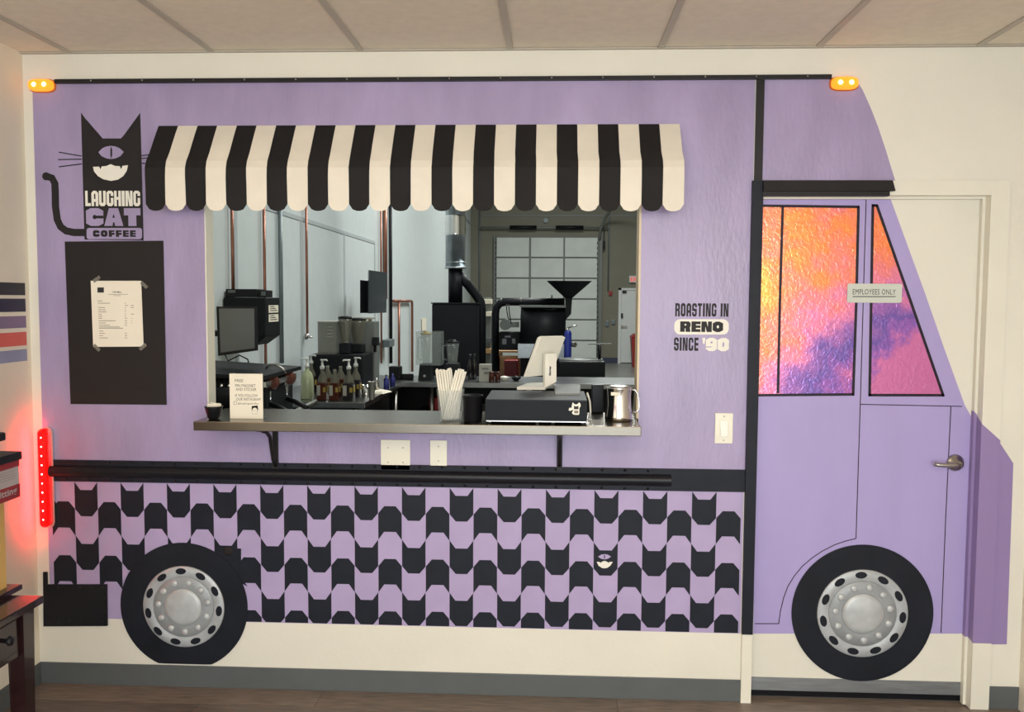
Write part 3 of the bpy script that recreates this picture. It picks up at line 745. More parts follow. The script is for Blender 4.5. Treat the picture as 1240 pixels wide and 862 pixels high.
pbar(151.2, 155, 369.5); pbar(158.5, 162, 369.5); pbar(158.5, 162, 372); pbar(158.5, 162.3, 380); pbar(159, 160, 385); pbar(159, 160, 388); pbar(159, 160, 390.7)
obj('print_lines', mb, 'greyink', mn)

# switch and plates
def plate_px(name, label, x0, y0, x1, y1, m='plate'):
    t = thing(name, label, 'wall plate' if 'plate' in name else 'switch', tuple(P((x0 + x1) / 2, y1, LY)))
    a = P(x0, y1, LY); b = P(x1, y0, LY)
    obj('cover', MB().box((a.x, LY - .007, a.z), (b.x, LY, b.z), .002), m, t)
    return t, a, b
t, a, b = plate_px('light_switch', 'white rocker light switch on purple wall below the slogan', 865, 500, 887.5, 536.5)
cx_, cz_ = (a.x + b.x) / 2, (a.z + b.z) / 2
obj('rocker_frame', MB().box((cx_ - .018, LY - .0085, cz_ - .035), (cx_ + .018, LY - .007, cz_ + .035), .001), 'plate', t)
obj('rocker', MB().hexa([(cx_ - .014, LY - .0085, cz_ - .031), (cx_ + .014, LY - .0085, cz_ - .031), (cx_ + .014, LY - .0085, cz_ + .031), (cx_ - .014, LY - .0085, cz_ + .031)][::-1],
    [(cx_ - .014, LY - .014, cz_ - .031), (cx_ + .014, LY - .014, cz_ - .031), (cx_ + .014, LY - .010, cz_ + .031), (cx_ - .014, LY - .010, cz_ + .031)][::-1]), 'white_gloss', t)
for dz in (-.048, .048): obj('screw', MB().dome((cx_, LY - .007, cz_ + dz), .003, .0015), 'satin', t)
for nm, lb, q in (('blank_plate', 'wide blank white plate under the serving shelf', (461.5, 532.5, 497, 568.5)), ('blank_plate', 'narrow blank white plate right of the wide one', (521, 533, 541.5, 565))):
    t, a, b = plate_px(nm, lb, *q)
    xs = ((a.x + b.x) / 2,) if b.x - a.x < .09 else (a.x + .03, b.x - .03)
    for xx in xs:
        for zz in ((a.z + b.z) / 2 - .03, (a.z + b.z) / 2 + .03): obj('screw', MB().dome((xx, LY - .007, zz), .003, .0015), 'satin', t)

# amber marker lights and red tail light
def marker(cx, cy, label):
    c = P(cx, cy, WY - .01); t = thing('marker_light', label, 'light', (c.x, WY, c.z - .03), 'amber marker lights')
    def cap(w_, h_, y, th, m, nm, par=t, k=.62):
        pts = []; r = h_
        for i in range(32):
            a = 2 * PI * i / 32; pts.append((c.x + math.copysign(abs(math.cos(a)) ** k * w_, math.cos(a)), c.z + math.copysign(abs(math.sin(a)) ** k * h_, math.sin(a))))
        mb = MB(); ins = [(c.x + (p[0] - c.x) * .82, c.z + (p[1] - c.z) * .72) for p in pts]
        n = 32
        v = [(p[0], y, p[1]) for p in pts] + [(p[0], y - th * .6, p[1]) for p in pts] + [(p[0], y - th, p[1]) for p in ins]
        mb.add(v, [[(i + 1) % n + o, i + o, n + i + o, n + (i + 1) % n + o] for o in (0, n) for i in range(n)], True)
        mb.add(v[2 * n:], [list(range(n))]); mb.add(v[:n], [list(range(n))[::-1]])
        return obj(nm, mb, m, par)
    cap(.056, .028, WY - .001, .008, 'amber_base', 'housing')
    le = cap(.051, .024, WY - .009, .022, 'amber', 'lens')
    for dx in (-.021, .021): obj('bulb', MB().dome((c.x + dx, WY - .0305, c.z), .010, .004, (0, -1, 0), 14, 3), 'amber_hot', le)
    obj('lens_ridge', MB().box((c.x - .0015, WY - .034, c.z - .018), (c.x + .0015, WY - .028, c.z + .018)), 'amber', le)
marker(50.5, 103.5, 'amber marker light at the top left corner of truck')
marker(1022.5, 101, 'amber marker light above the slanting cab front at right')
tl = thing('tail_light', 'glowing red bar tail light on left edge of the wall', 'light', tuple(P(54, 640, WY)))
txc = P(54.5, 580, WY - .02).x; tza, tzb = P(54, 638, WY - .02).z, P(53, 519, WY - .02).z
def stadium(xc, za, zb, r, n=8):
    return [(xc + r * math.cos(PI * i / n), zb - r + r * math.sin(PI * i / n)) for i in range(n + 1)] + [(xc - r * math.cos(PI * i / n), za + r - r * math.sin(PI * i / n)) for i in range(n + 1)]
obj('chrome_bezel', MB().plate(stadium(txc + .010, tza - .004, tzb + .006, .024), WY - .001, .014), 'chrome', tl)
ln = MB()
o_ = stadium(txc - .002, tza, tzb, .020); i_ = stadium(txc - .002, tza + .006, tzb - .006, .013); n = len(o_)
v = [(p[0], WY - .015, p[1]) for p in o_] + [(p[0], WY - .03, p[1]) for p in o_] + [(p[0], WY - .038, p[1]) for p in i_]
ln.add(v, [[(i + 1) % n + o, i + o, n + i + o, n + (i + 1) % n + o] for o in (0, n) for i in range(n)], True); ln.add(v[2 * n:], [list(range(n))[::-1]])
lens = obj('red_lens', ln, 'red_lens', tl)
for i in range(10):
    z = tzb - .035 - i * (tzb - tza - .07) / 9
    obj('diode', MB().dome((txc - .002, WY - .0375, z), .0035, .002, (0, -1, 0), 10, 2), 'red_led', lens)
d = bpy.data.lights.new('tail_light_lamp', 'AREA'); d.shape = 'RECTANGLE'; d.size = .03; d.size_y = tzb - tza; d.energy = 2.4; d.color = (1, .01, .02)
lo = bpy.data.objects.new('tail_light_lamp', d); C.objects.link(lo); lo.location = (txc - .0, WY - .055, (tza + tzb) / 2); lo.rotation_euler = (math.radians(90), 0, math.radians(75))

# left wall stripes
for pa, pb, m, nm in ((343, 357.5, 'str_black', 'black stripe'), (361.6, 377, 'str_navy', 'navy stripe'), (382, 396, 'str_mauve', 'mauve stripe'), (401, 417, 'str_coral', 'coral stripe'), (421.5, 435.5, 'str_blue', 'grey-blue stripe')):
    z1, z0 = PX(42, pa, XL).z, PX(42, pb, XL).z
    obj('painted_stripe', MB().box((XL, -1.5, z0), (XL + .0015, WY - .03, z1)), m, wll, label=nm)

# ------------------------------------------------------------------ awning
aw = thing('awning', 'black and cream striped scalloped canvas awning over the serving hatch', 'awning', (P(500, 152, WY).x, WY, P(500, 152, WY).z))
ax0, ax1 = P(192.5, 152, WY).x, P(823, 151, WY).x
zt = P(500, 151.5, WY).z; AY = 3.375
zb = P(500, 200, AY).z; zs = P(500, 247, AY).z; ze = P(500, 255.5, AY).z
sw = (ax1 - ax0) / 26
prof = [(WY - .004, zt), (WY - .03, zt - .035), (WY - .06, zt - .078), (WY - .09, zt - .122), (WY - .112, zb + .02), (AY + .002, zb - .008), (AY, zb - .04), (AY + .001, zs + .06), (AY + .002, zs)]
for i in range(26):
    x0 = ax0 + i * sw + .0004; x1 = x0 + sw - .0008
    wob = lambda j, x: .002 * math.sin(x * 31 + j)
    cols = 6; vs = []; n = len(prof)
    for layer in (0, .0016):
        for c_ in range(cols + 1):
            x = x0 + (x1 - x0) * c_ / cols; u = 2 * c_ / cols - 1
            for j, (yy, zz) in enumerate(prof):
                z = zz - ((zs - ze) * math.sqrt(max(0, 1 - u * u)) if j == n - 1 else 0)
                fl_ = 1 + .012 * (j >= 4)
                vs.append((x + (x - (ax0 + ax1) / 2) * .004 * (j >= 4), yy + layer + (wob(j, x) if j > 4 else 0), z))
    fs = []; N = n * (cols + 1)
    for c_ in range(cols):
        for j in range(n - 1):
            a_, b_ = c_ * n + j, (c_ + 1) * n + j
            fs.append((a_, a_ + 1, b_ + 1, b_)); fs.append((N + a_, N + b_, N + b_ + 1, N + a_ + 1))
    for c_ in range(cols): a_ = c_ * n + n - 1; b_ = a_ + n; fs.append((a_, N + a_, N + b_, b_))
    for j in range(n - 1):
        fs.append((j, N + j, N + j + 1, j + 1)); q = cols * n + j; fs.append((q, q + 1, N + q + 1, N + q))
    obj('black_stripe' if i % 2 == 0 else 'cream_stripe', MB().add(vs, fs, False), 'aw_black' if i % 2 == 0 else 'aw_white', aw)
obj('frame_bar', MB().cyl((ax0 + .01, AY + .016, zb - .005), (ax1 - .01, AY + .016, zb - .005), .008), 'black', aw)
for x in (ax0 + .03, (ax0 + ax1) / 2, ax1 - .03):
    obj('frame_arm', MB().cyl((x, WY - .002, zb - .02), (x, AY + .016, zb - .005), .007), 'black', aw)

# ------------------------------------------------------------------ hatch frame and serving shelf
hf = thing('window_1', 'x', 'x'); del hf['label']; del hf['category']; hf['kind'] = 'structure'
obj('left_jamb', MB().box((HX0, WY - .002, SHZ + .001), (HX0 + .005, WY + .075, HZ1)), 'casing', hf)
obj('right_jamb', MB().box((HX1 - .008, WY - .002, SHZ + .001), (HX1, WY + .10, HZ1)), 'jambwood', hf)
obj('head_jamb', MB().box((HX0, WY + .01, HZ1 - .01), (HX1, WY + .075, HZ1)), 'jambwood', hf)
sh = thing('serving_shelf', 'long stainless steel shelf across the serving hatch on black brackets', 'shelf', (P(500, 525, 3.27).x, WY, SHZ - .04))
sx0, sx1 = P(234, 516, 3.27).x, P(776.5, 518, 3.27).x
SB = 3.675
obj('steel_top', MB().box((sx0, 3.27, SHZ - .036), (sx1, 3.49, SHZ), .0025).box((HX0 + .009, 3.488, SHZ - .028), (HX1 - .009, SB, SHZ)), 'steel', sh)
for px_ in (333.5, 677.5):
    q = P(px_, 560, WY - .01); x = q.x; zz = SHZ - .036; zl = P(px_, 569, WY).z
    obj('bracket', MB().box((x - .011, WY - .010, zl), (x + .011, WY - .001, zz)).box((x - .011, 3.30, zz - .006), (x + .011, WY - .01, zz))
        .tube([(x, WY - .008, zl + .02), (x, WY - .035, zl + .045), (x, WY - .075, zz - .045), (x, WY - .12, zz - .018), (x, WY - .165, zz - .008)], .008, 8), 'black', sh)

# ------------------------------------------------------------------ things on the shelf
SZ = SHZ + .0005
# handwritten sign
sy = 3.36
sn = thing('counter_sign', 'handwritten white card sign offering free pin, left on shelf', 'sign', (P(298, 506, sy).x, sy, SZ))
a, b = P(278.5, 500, sy).x, P(318.5, 500, sy).x; zt_ = P(298, 452.5, sy).z
obj('card', MB().box((a, sy, SZ), (b, sy + .003, zt_)), 'paper', sn)
obj('card_foot', MB().box((a + .004, sy + .003, SZ), (b - .004, sy + .05, SZ + .002)), 'acrylic', sn)
for tx, x0, y0, x1, y1 in (('FREE', 284.5, 459, 294.5, 462.5), ('PIN MAGNET', 285, 465, 309.5, 468.5), ('AND STICKER', 285.5, 469.6, 310.5, 473), ('IF YOU FOLLOW', 285, 477, 312, 480.3), ('OUR INSTAGRAM', 286, 481.5, 315.5, 484.8), ('@laughingcatcoffee', 288, 487.2, 313, 490)):
    wl('lettering', tx, x0, y0, x1, y1, sy, 'ink', sn, bold=-.004)
obj('camera_icon', MB().plate(ribbon(pxp([(283.2, 486), (286.6, 486), (286.6, 489.6), (283.2, 489.6), (283.2, 486)], sy), .0012), sy, .0003), 'ink', sn)
obj('cat_doodle', MB().plate(ribbon(pxp([(305, 497), (305, 491.5), (307, 493.5), (310, 493.5), (312, 491), (312.3, 497), (305, 497.3), (305.5, 501), (311.5, 501), (311.8, 497), (313.5, 495)], sy), .001), sy, .0003), 'greyink', sn)

# small dark cup with packets
c = PZ(259, 507.5, SHZ)
cp = thing('sugar_cup', 'small black tapered cup holding white packets at left shelf end', 'cup', (c.x, c.y, SZ))
obj('cup_body', MB().lathe([(.018, 0), (.024, .006), (.034, .045), (.036, .052), (.032, .052), (.03, .045), (.018, .01), (0, .01)], (c.x, c.y, SZ), seg=24, cap=False), 'plastic_black', cp)
for i in range(6):
    an = i * 1.05; x = c.x + .014 * math.cos(an); yv = c.y + .012 * math.sin(an)
    k = tag(obj('sugar_packet', MB().hexa([(x - .009, yv, SZ + .014), (x + .009, yv, SZ + .014), (x + .009, yv + .002, SZ + .014), (x - .009, yv + .002, SZ + .014)],
        [(x - .007 + .006 * math.cos(an), yv, SZ + .058 + .004 * (i % 3)), (x + .010 + .006 * math.cos(an), yv, SZ + .062), (x + .010 + .006 * math.cos(an), yv + .002, SZ + .062), (x - .007 + .006 * math.cos(an), yv + .002, SZ + .058 + .004 * (i % 3))]), 'paper'),
        'white paper packet in the small black cup', 'packet', 'packets in the black cup')
# straws in clear cup
c = PZ(545.5, 508.5, SHZ); c.y += .0
cu = tag(obj('straw_cup', MB().lathe([(.044, 0), (.055, .12), (.0565, .122), (.054, .122), (.0425, .004), (0, .004)], (c.x, c.y, SZ), seg=32, cap=False), 'glass'), 'clear plastic cup holding paper straws on shelf', 'cup')
ztop = P(545, 448, c.y).z
def straws(cx_, cy_, tx_, ty_, nx, ny, kx, ky):
    for a_ in range(nx):
        for b_ in range(ny):
            u = (a_ - (nx - 1) / 2 + (.25 if b_ % 2 else -.25)) * .0092; v = (b_ - (ny - 1) / 2) * .0092
            dz = random.uniform(-.006, .007)
            tag(obj('straw', MB().cyl((cx_ + u, cy_ + v, SZ + .006), (tx_ + u * kx, ty_ + v * ky, ztop + dz), .0041, seg=10), 'straw'), 'white paper straw in the clear cup on the shelf', 'straw', 'paper straws in the clear cup')
straws(c.x - .004, c.y + .012, c.x - .030, c.y + .022, 6, 3, 1.12, 1.1)
straws(c.x - .008, c.y - .020, c.x + .044, c.y - .024, 4, 2, 1.1, 1.1)
straws(c.x + .024, c.y - .002, c.x + .042, c.y + .004, 2, 3, 1.1, 1.1)
# black cup
c = PZ(572.5, 509.5, SHZ)
tag(obj('black_cup', MB().lathe([(.034, 0), (.036, .004), (.040, .1), (.0415, .102), (.038, .102), (.033, .006), (0, .006)], (c.x, c.y, SZ), seg=28, cap=False), 'plastic_black'), 'empty black tumbler between straw cup and cash drawer', 'cup')
# cash drawer
ya, yb = 3.30, 3.64
xa, xb = P(587.5, 500, ya).x, P(711, 500, ya).x
zc_ = P(640, 484, ya).z
cd = thing('cash_drawer', 'dark grey metal cash drawer under the white tablet stand', 'cash drawer', ((xa + xb) / 2, ya, SZ))
obj('body', MB().box((xa, ya + .006, SZ + .008), (xb, yb, zc_), .002), 'dark_grey', cd)
fr = obj('drawer_front', MB().box((xa, ya, SZ + .014), (xb, ya + .005, zc_ - .002), .0015), 'dark_grey', cd)
for fx in (xa + .015, xa + .2, xb - .13, xb - .015): obj('foot', MB().cyl((fx, ya + .03, SZ), (fx, ya + .03, SZ + .009), .008), 'satin', cd)
obj('base_trim', MB().box((xa + .004, ya + .002, SZ + .009), (xb - .002, ya + .006, SZ + .013)), 'satin', cd)
cs = [(694.5, 496), (690, 497.5), (688.5, 496.5), (689.5, 493.5), (692, 494), (692.5, 491), (693.5, 487), (696, 489.5), (699, 489.5), (701.5, 487), (702.8, 489), (703.3, 491.5), (701.5, 494), (701.5, 501), (700.5, 502.3), (694.5, 502), (692.5, 500)]
stk = tag(obj('cat_sticker', MB().plate(pxp(cs, ya), ya, .0005), 'logo_white'), 'small white cat sticker on front of the cash drawer', 'sticker')
obj('sticker_face', MB().plate(pxp([(695, 491), (696.5, 492), (699, 492), (700.5, 491), (700.5, 495.5), (695, 495.5)], ya - .0005), ya - .0005, .0003), 'ink', stk)
obj('sticker_text', MB().plate(pxp([(695.3, 497), (700.3, 497), (700.3, 500.5), (695.3, 500.5)], ya - .0005), ya - .0005, .0003), 'greyink', stk)
# white tablet stand: foot, upright, tilted tablet, seen from its back
ts = thing('tablet_stand', 'white tilted tablet on stand atop the cash drawer', 'register', (P(655, 470, 3.45).x, 3.45, zc_))
def hx(pts_px, Y0, Y1, m, nm, par, bev=True):
    return obj(nm, MB().hexa([P(x, y, Y0) for x, y in pts_px], [P(x, y, Y0) + Vector((0, Y1 - Y0, 0)) for x, y in pts_px]), m, par)
ZD = zc_ + .0005
f0 = P(626, 467, 3.40)
foot = [PZ(626, 472, ZD), PZ(660, 472, ZD), PZ(671, 466, ZD), PZ(640, 466.5, ZD)]
obj('foot', MB().hexa(foot, [v + Vector((0, 0, .012)) for v in foot]), 'white_gloss', ts)
yu = foot[1].y
up = [P(659.5, 470, yu), P(673.8, 462, yu + .015), P(673.8, 428, yu + .03), P(660.5, 428.5, yu + .012)]
obj('upright', MB().hexa(up, [v + Vector((-.008, .02, 0)) for v in up]), 'white_gloss', ts)
wl_a, wl_b, wl_c = up[0].lerp(up[1], .52).lerp(up[3].lerp(up[2], .52), .3), up[0].lerp(up[1], .52).lerp(up[3].lerp(up[2], .52), .62), up[0].lerp(up[1], .32).lerp(up[3].lerp(up[2], .32), .3)
letter('lettering', 'clover', (wl_a + Vector((0, -.001, 0)), wl_b + Vector((0, -.001, 0)), wl_c + Vector((0, -.001, 0))), 0, 'ink', ts, bold=.05, lift=.002)
tb = [P(636, 456.5, yu - .02), P(668, 453.5, yu + .10), P(684.5, 408.5, yu + .16), P(681, 406.5, yu + .155), P(656, 407, yu + .05), P(653, 409, yu + .045)]
nrm = (tb[1] - tb[0]).cross(tb[5] - tb[0]).normalized()
if nrm.y > 0: nrm = -nrm
tblt = obj('tablet', MB().hexa(tb, [v - nrm * .011 for v in tb]), 'white_gloss', ts)
obj('tablet_screen', MB().hexa([v - nrm * .0112 for v in tb], [v - nrm * .015 for v in tb]), 'plastic_black', tblt)
# receipt printer behind
pr = PZ(672, 474, ZD)
tag(obj('card_reader', MB().hexa([PZ(672, 478.5, ZD), PZ(702, 478.5, ZD), PZ(703, 470, ZD), PZ(671, 470, ZD)], [PZ(672, 478.5, ZD) + Vector((0, .002, .008)), PZ(702, 478.5, ZD) + Vector((0, .002, .008)), PZ(703, 470, ZD) + Vector((0, 0, .016)), PZ(671, 470, ZD) + Vector((0, 0, .016))]), 'screen'), 'flat grey pad lying on the right end of the cash drawer', 'pad')
# steel pitcher
c = PZ(749, 509, SHZ)
pt = thing('steel_pitcher', 'shiny stainless milk pitcher at right end of shelf', 'pitcher', (c.x, c.y, SZ))
obj('body', MB().lathe([(.052, 0), (.055, .004), (.055, .02), (.049, .06), (.0475, .10), (.050, .128), (.052, .133), (.050, .133), (.046, .1), (.05, .01), (0, .01)], (c.x, c.y, SZ), seg=36, cap=False), 'chrome', pt)
obj('lid', MB().lathe([(.05, .130), (.05, .134), (.035, .139), (0, .141)], (c.x, c.y, SZ), seg=32), 'satin', pt)
obj('handle', MB().tube([(c.x + .048, c.y - .01, SZ + .122), (c.x + .062, c.y - .012, SZ + .124), (c.x + .072, c.y - .013, SZ + .11), (c.x + .078, c.y - .014, SZ + .08), (c.x + .08, c.y - .014, SZ + .05), (c.x + .07, c.y - .013, SZ + .035), (c.x + .055, c.y - .01, SZ + .035)], .0035, 8), 'chrome', pt)
obj('name_tag', MB().box((c.x - .035, c.y - .056, SZ + .105), (c.x - .002, c.y - .052, SZ + .118)), 'paper', pt)
# cable + black terminal between drawer and pitcher
a = PZ(722, 500, SHZ)
tag(obj('card_terminal', MB().box((a.x - .02, a.y, SZ), (a.x + .03, a.y + .05, SZ + .12), .004), 'plastic_black'), 'upright black payment terminal between drawer and pitcher', 'terminal')
a = PZ(713, 508, SHZ)
tag(obj('white_cable', MB().tube([(a.x, a.y + .0, SZ + .004), (a.x + .006, a.y - .004, SZ + .03), (a.x + .004, a.y + .01, SZ + .07), (a.x - .005, a.y + .05, SZ + .10), (a.x - .008, a.y + .1, SZ + .08)], .004, 8), 'white_gloss'), 'white cable looping at right side of the cash drawer', 'cable')

# ------------------------------------------------------------------ dark table at the left edge
TZ = .76
q = PZ(53, 721, TZ); tX, tY = q.x, q.y
tb_ = thing('side_table', 'dark cherry wood table at left wall', 'table', ((XL + tX) / 2, tY - .4, 0))
obj('table_top', MB().box((XL + .012, tY - 1.0, TZ - .022), (tX, tY, TZ), .003), 'table', tb_)
obj('apron', MB().box((XL + .03, tY - .97, TZ - .15), (tX - .03, tY - .03, TZ - .022)), 'table', tb_)
for lx in (XL + .055, tX - .045):
    for ly in (tY - .045, tY - .955):
        obj('leg', MB().hexa([(lx - .018, ly - .018, 0), (lx + .018, ly - .018, 0), (lx + .018, ly + .018, 0), (lx - .018, ly + .018, 0)],
            [(lx - .026, ly - .026, TZ - .022), (lx + .026, ly - .026, TZ - .022), (lx + .026, ly + .026, TZ - .022), (lx - .026, ly + .026, TZ - .022)]), 'table', tb_)
dr = obj('drawer', MB().box((tX - .032, tY - .5, TZ - .13), (tX - .022, tY - .10, TZ - .035), .002), 'table', tb_)
kq = PX(8, 776, tX - .01)
obj('knob', MB().lathe([(.006, 0), (.006, .012), (.014, .02), (.012, .028), (0, .03)], (tX - .022, max(kq.y, tY - .3), kq.z), (1, 0, 0), 16), 'plastic_black', dr)
# display stand on the table
ds = thing('display_stand', 'tan display stand with grey and red sign box on table', 'display', (tX - .25, tY - .2, TZ))
dx = PX(24, 600, -1.45)
dX = tX - .075
yb_ = PX(24, 600, dX).y
ya_ = yb_ - .42
zb_, zr_, zt2 = PX(24, 601, dX).z, PX(24, 585, dX).z, PX(24, 556, dX).z
obj('sign_box', MB().box((dX - .3, ya_, zb_), (dX, yb_, zt2)), 'greypaper', ds)
obj('red_band', MB().box((dX, ya_, zb_), (dX + .0015, yb_, zr_)).box((dX, ya_, zt2 - .018), (dX + .0015, yb_, zt2)), 'redpaper', ds)
for i in range(4):
    zz = zr_ + .02 + i * (zt2 - zr_ - .04) / 4.2
    obj('print_line', MB().box((dX, ya_ + .02, zz), (dX + .0008, yb_ - .02, zz + .0012)), 'greyink', ds)
yt = PX(1, 600, dX).y
letter('lettering', 'itting', ((dX + .0016, PX(-1, 600, dX).y, zb_ + .008), (dX + .0016, PX(20, 600, dX).y, zb_ + .008), (dX + .0016, PX(-1, 600, dX).y, zr_ - .006)), 0, 'greypaper', ds, bold=.02)
obj('top_tray', MB().box((dX - .31, ya_ - .01, zt2), (dX + .006, yb_ + .008, zt2 + .024), .003), 'plastic_black', ds)
obj('tray_knob', MB().box((dX - .06, yb_ - .12, zt2 + .06), (dX - .022, yb_ - .02, zt2 + .085), .006).box((dX - .06, yb_ - .11, zt2 + .02), (dX - .05, yb_ - .03, zt2 + .07)), 'plastic_black', ds)
pxx = PX(6.5, 660, dX - .05).y
obj('tan_column', MB().box((dX - .28, ya_ + .05, TZ + .01), (dX - .05, pxx, zb_)), 'tan', ds)
obj('base_board', MB().box((dX - .3, ya_, TZ + .0005), (dX - .02, pxx + .03, TZ + .016), .003), 'table', ds)

# ================================================================== KITCHEN
KX = XL + .008
def pipe_v(px, y0, y1, r=.011, m='copper', X=None, name='copper_pipe', label='', off=.02):
    X = KX + off if X is None else X
    a = PX(px, y0, X); b = PX(px, y1, X); yy = PX(px, (y0 + y1) / 2, X).y
    return tag(obj(name, MB().cyl((X, yy, b.z), (X, yy, a.z), r, seg=12), m), label, 'pipe')
pipe_v(281.5, 225, 372, label='copper pipe nearest the hatch, running down behind the monitor')
pipe_v(320.5, 225, 448, label='copper pipe passing behind the black wall box')
pipe_v(340, 225, 440, .017, 'conduit', name='grey_conduit', label='thick grey conduit right of the black wall box')
pipe_v(371.3, 225, 404, label='copper pipe ending above the clear plastic bin')
q = PX(371.3, 404, KX + .02)
tag(obj('pipe_valve', MB().cyl((q.x, q.y, q.z - .05), (q.x, q.y, q.z), .018).cyl((q.x, q.y, q.z - .03), (q.x + .05, q.y, q.z - .03), .008), 'satin'), 'small valve at foot of the third copper pipe', 'valve')
pipe_v(461.5, 225, 440, .012, label='thin copper pipe left of the black corner pole')
pipe_v(466.5, 225, 362, .026, label='thick copper pipe touching the black corner pole')
pipe_v(473, 225, 440, .022, 'mach_black', name='black_pole', label='black vertical pole beside the copper pipes')
# u shaped copper pipe
X = KX + .03
pa, pb = PX(476.5, 364.5, X), PX(499, 365.5, X); pc = PX(499, 450, X); pd = PX(483, 365, X); pe = PX(483, 445, X)
pb.z = pa.z
tag(obj('copper_pipe', MB().tube([pa, pb - Vector((0, .08, 0)), pb - Vector((0, .02, .01)), pb - Vector((0, 0, .06)), (X, pb.y, pc.z)], .02, 10).cyl((X, pd.y, pa.z), (X, pd.y, pe.z), .018), 'copper'), 'copper pipe loop bending down right of the black pole', 'pipe')
# wall box with two devices
bx_r = -1.9; bY = -bx_r * F / (679 - 322)
a = P(286, 360, 5.6); b = P(322, 413, 5.6)
wbx = thing('wall_box', 'large black wall cabinet with two paper notes on its side', 'cabinet', (b.x, 5.7, b.z))
obj('cabinet_body', MB().box((KX, 5.6, b.z + .03), (b.x, 5.9, a.z), .006).hexa([(KX, 5.64, b.z - .03), (b.x - .08, 5.64, b.z - .03), (b.x - .08, 5.88, b.z - .03), (KX, 5.88, b.z - .03)], [(KX, 5.6, b.z + .03), (b.x, 5.6, b.z + .03), (b.x, 5.9, b.z + .03), (KX, 5.9, b.z + .03)]), 'mach_black', wbx)
for z_ in (369.5, 380.5):
    z0, z1 = PX(330, z_ + 9, b.x).z, PX(330, z_, b.x).z
    obj('note', MB().box((b.x, 5.66, z0), (b.x + .002, 5.86, z1)), 'paper', wbx)
    mbn = MB()
    for k in range(3): mbn.box((b.x + .002, 5.69, z0 + .012 + k * .013), (b.x + .003, 5.83 - .03 * k, z0 + .017 + k * .013))
    obj('scribble', mbn, 'ink', wbx)
zt3 = a.z
d1 = P(286.5, 350, 5.62); d2 = P(311, 347, 5.62)
t = tag(obj('small_amplifier', MB().box((KX + .005, 5.63, zt3 + .001), (d2.x - .005, 5.8, zt3 + .055), .003), 'plastic_black'), 'flat black device with display on the left top of cabinet', 'device')
obj('display', MB().box((KX + .02, 5.626, zt3 + .03), (KX + .07, 5.63, zt3 + .048)), 'screen', t)
t = tag(obj('small_radio', MB().box((d2.x + .012, 5.63, zt3 + .001), (b.x - .004, 5.76, zt3 + .048), .003), 'plastic_black'), 'small black box with grey dial on the right top of cabinet', 'device')
obj('dial', MB().box((d2.x + .025, 5.626, zt3 + .012), (d2.x + .055, 5.63, zt3 + .04)), 'screen', t)
# monitor on arm
mY = 4.55
mo = thing('order_monitor', 'grey screen monitor on arm behind the left hatch jamb', 'monitor', tuple(P(286, 428, mY)))
a = P(262.5, 431, mY); b = P(309.5, 371, mY)
obj('monitor_frame', MB().hexa([P(264, 431, mY), P(310.5, 424.5, mY + .12), P(309.5, 371.5, mY + .12), P(262, 371, mY)], [v + Vector((0, .03, 0)) for v in (P(264, 431, mY), P(310.5, 424.5, mY + .12), P(309.5, 371.5, mY + .12), P(262, 371, mY))]), 'plastic_black', mo)
obj('screen_glass', MB().hexa([P(267, 427, mY - .002), P(308, 421.5, mY + .105), P(307.5, 373.5, mY + .105), P(265, 373.5, mY - .002)], [v + Vector((0, .008, 0)) for v in (P(267, 427, mY - .002), P(308, 421.5, mY + .105), P(307.5, 373.5, mY + .105), P(265, 373.5, mY - .002))]), 'screen', mo)
q = P(275, 405, mY + .05)
obj('arm', MB().tube([q, (q.x - .05, mY + .2, q.z), (KX + .02, mY + .25, q.z)], .018, 8), 'plastic_black', mo)
obj('cable', MB().tube([P(272, 428, mY + .03), P(276, 437, mY + .03), P(290, 430, mY + .05), P(300, 435, mY + .06), P(301, 439, mY + .06)], .004, 6), 'plastic_black', mo)
# left wall side bench for espresso machine
EZ = .86
def cupx(px, py, Z): return PZ(px, py, Z)
bn = thing('espresso_counter', 'stainless counter carrying the espresso machine behind the hatch', 'counter', (-1.6, 4.6, 0))
obj('counter_top', MB().box((KX, 3.80, EZ - .04), (-1.05, 5.1, EZ), .003), 'counter', bn)
obj('counter_base', MB().box((KX + .02, 3.85, .08), (-1.09, 5.05, EZ - .04)), 'galv', bn)
for lx, ly in ((KX + .05, 3.88), (-1.12, 3.88), (KX + .05, 5.02), (-1.12, 5.02)): obj('leg', MB().cyl((lx, ly, 0), (lx, ly, .08), .02), 'satin', bn)
em = thing('espresso_machine', 'black and chrome espresso machine with brown group covers', 'espresso machine', (-1.6, 4.5, EZ))
tz_ = P(290, 443, 4.5).z
obj('body', MB().box((KX + .03, 4.35, EZ + .06), (-1.47, 4.85, tz_ - .05), .02), 'mach_black', em)
obj('cup_tray', MB().hexa([(KX + .03, 4.2, tz_ - .005), (-1.44, 4.2, tz_ - .05), (-1.44, 4.9, tz_ - .05), (KX + .03, 4.9, tz_ - .005)], [(KX + .03, 4.2, tz_ + .01), (-1.44, 4.2, tz_ - .03), (-1.44, 4.9, tz_ - .03), (KX + .03, 4.9, tz_ + .01)]), 'mach_black', em)
obj('drip_tray', MB().box((-1.48, 4.3, EZ + .05), (-1.22, 4.95, EZ + .075), .004), 'counter', em)
for lx, ly in ((-1.55, 4.4), (-1.55, 4.8), (KX + .08, 4.4), (KX + .08, 4.8)): obj('foot', MB().cyl((lx, ly, EZ), (lx, ly, EZ + .07), .02), 'satin', em)
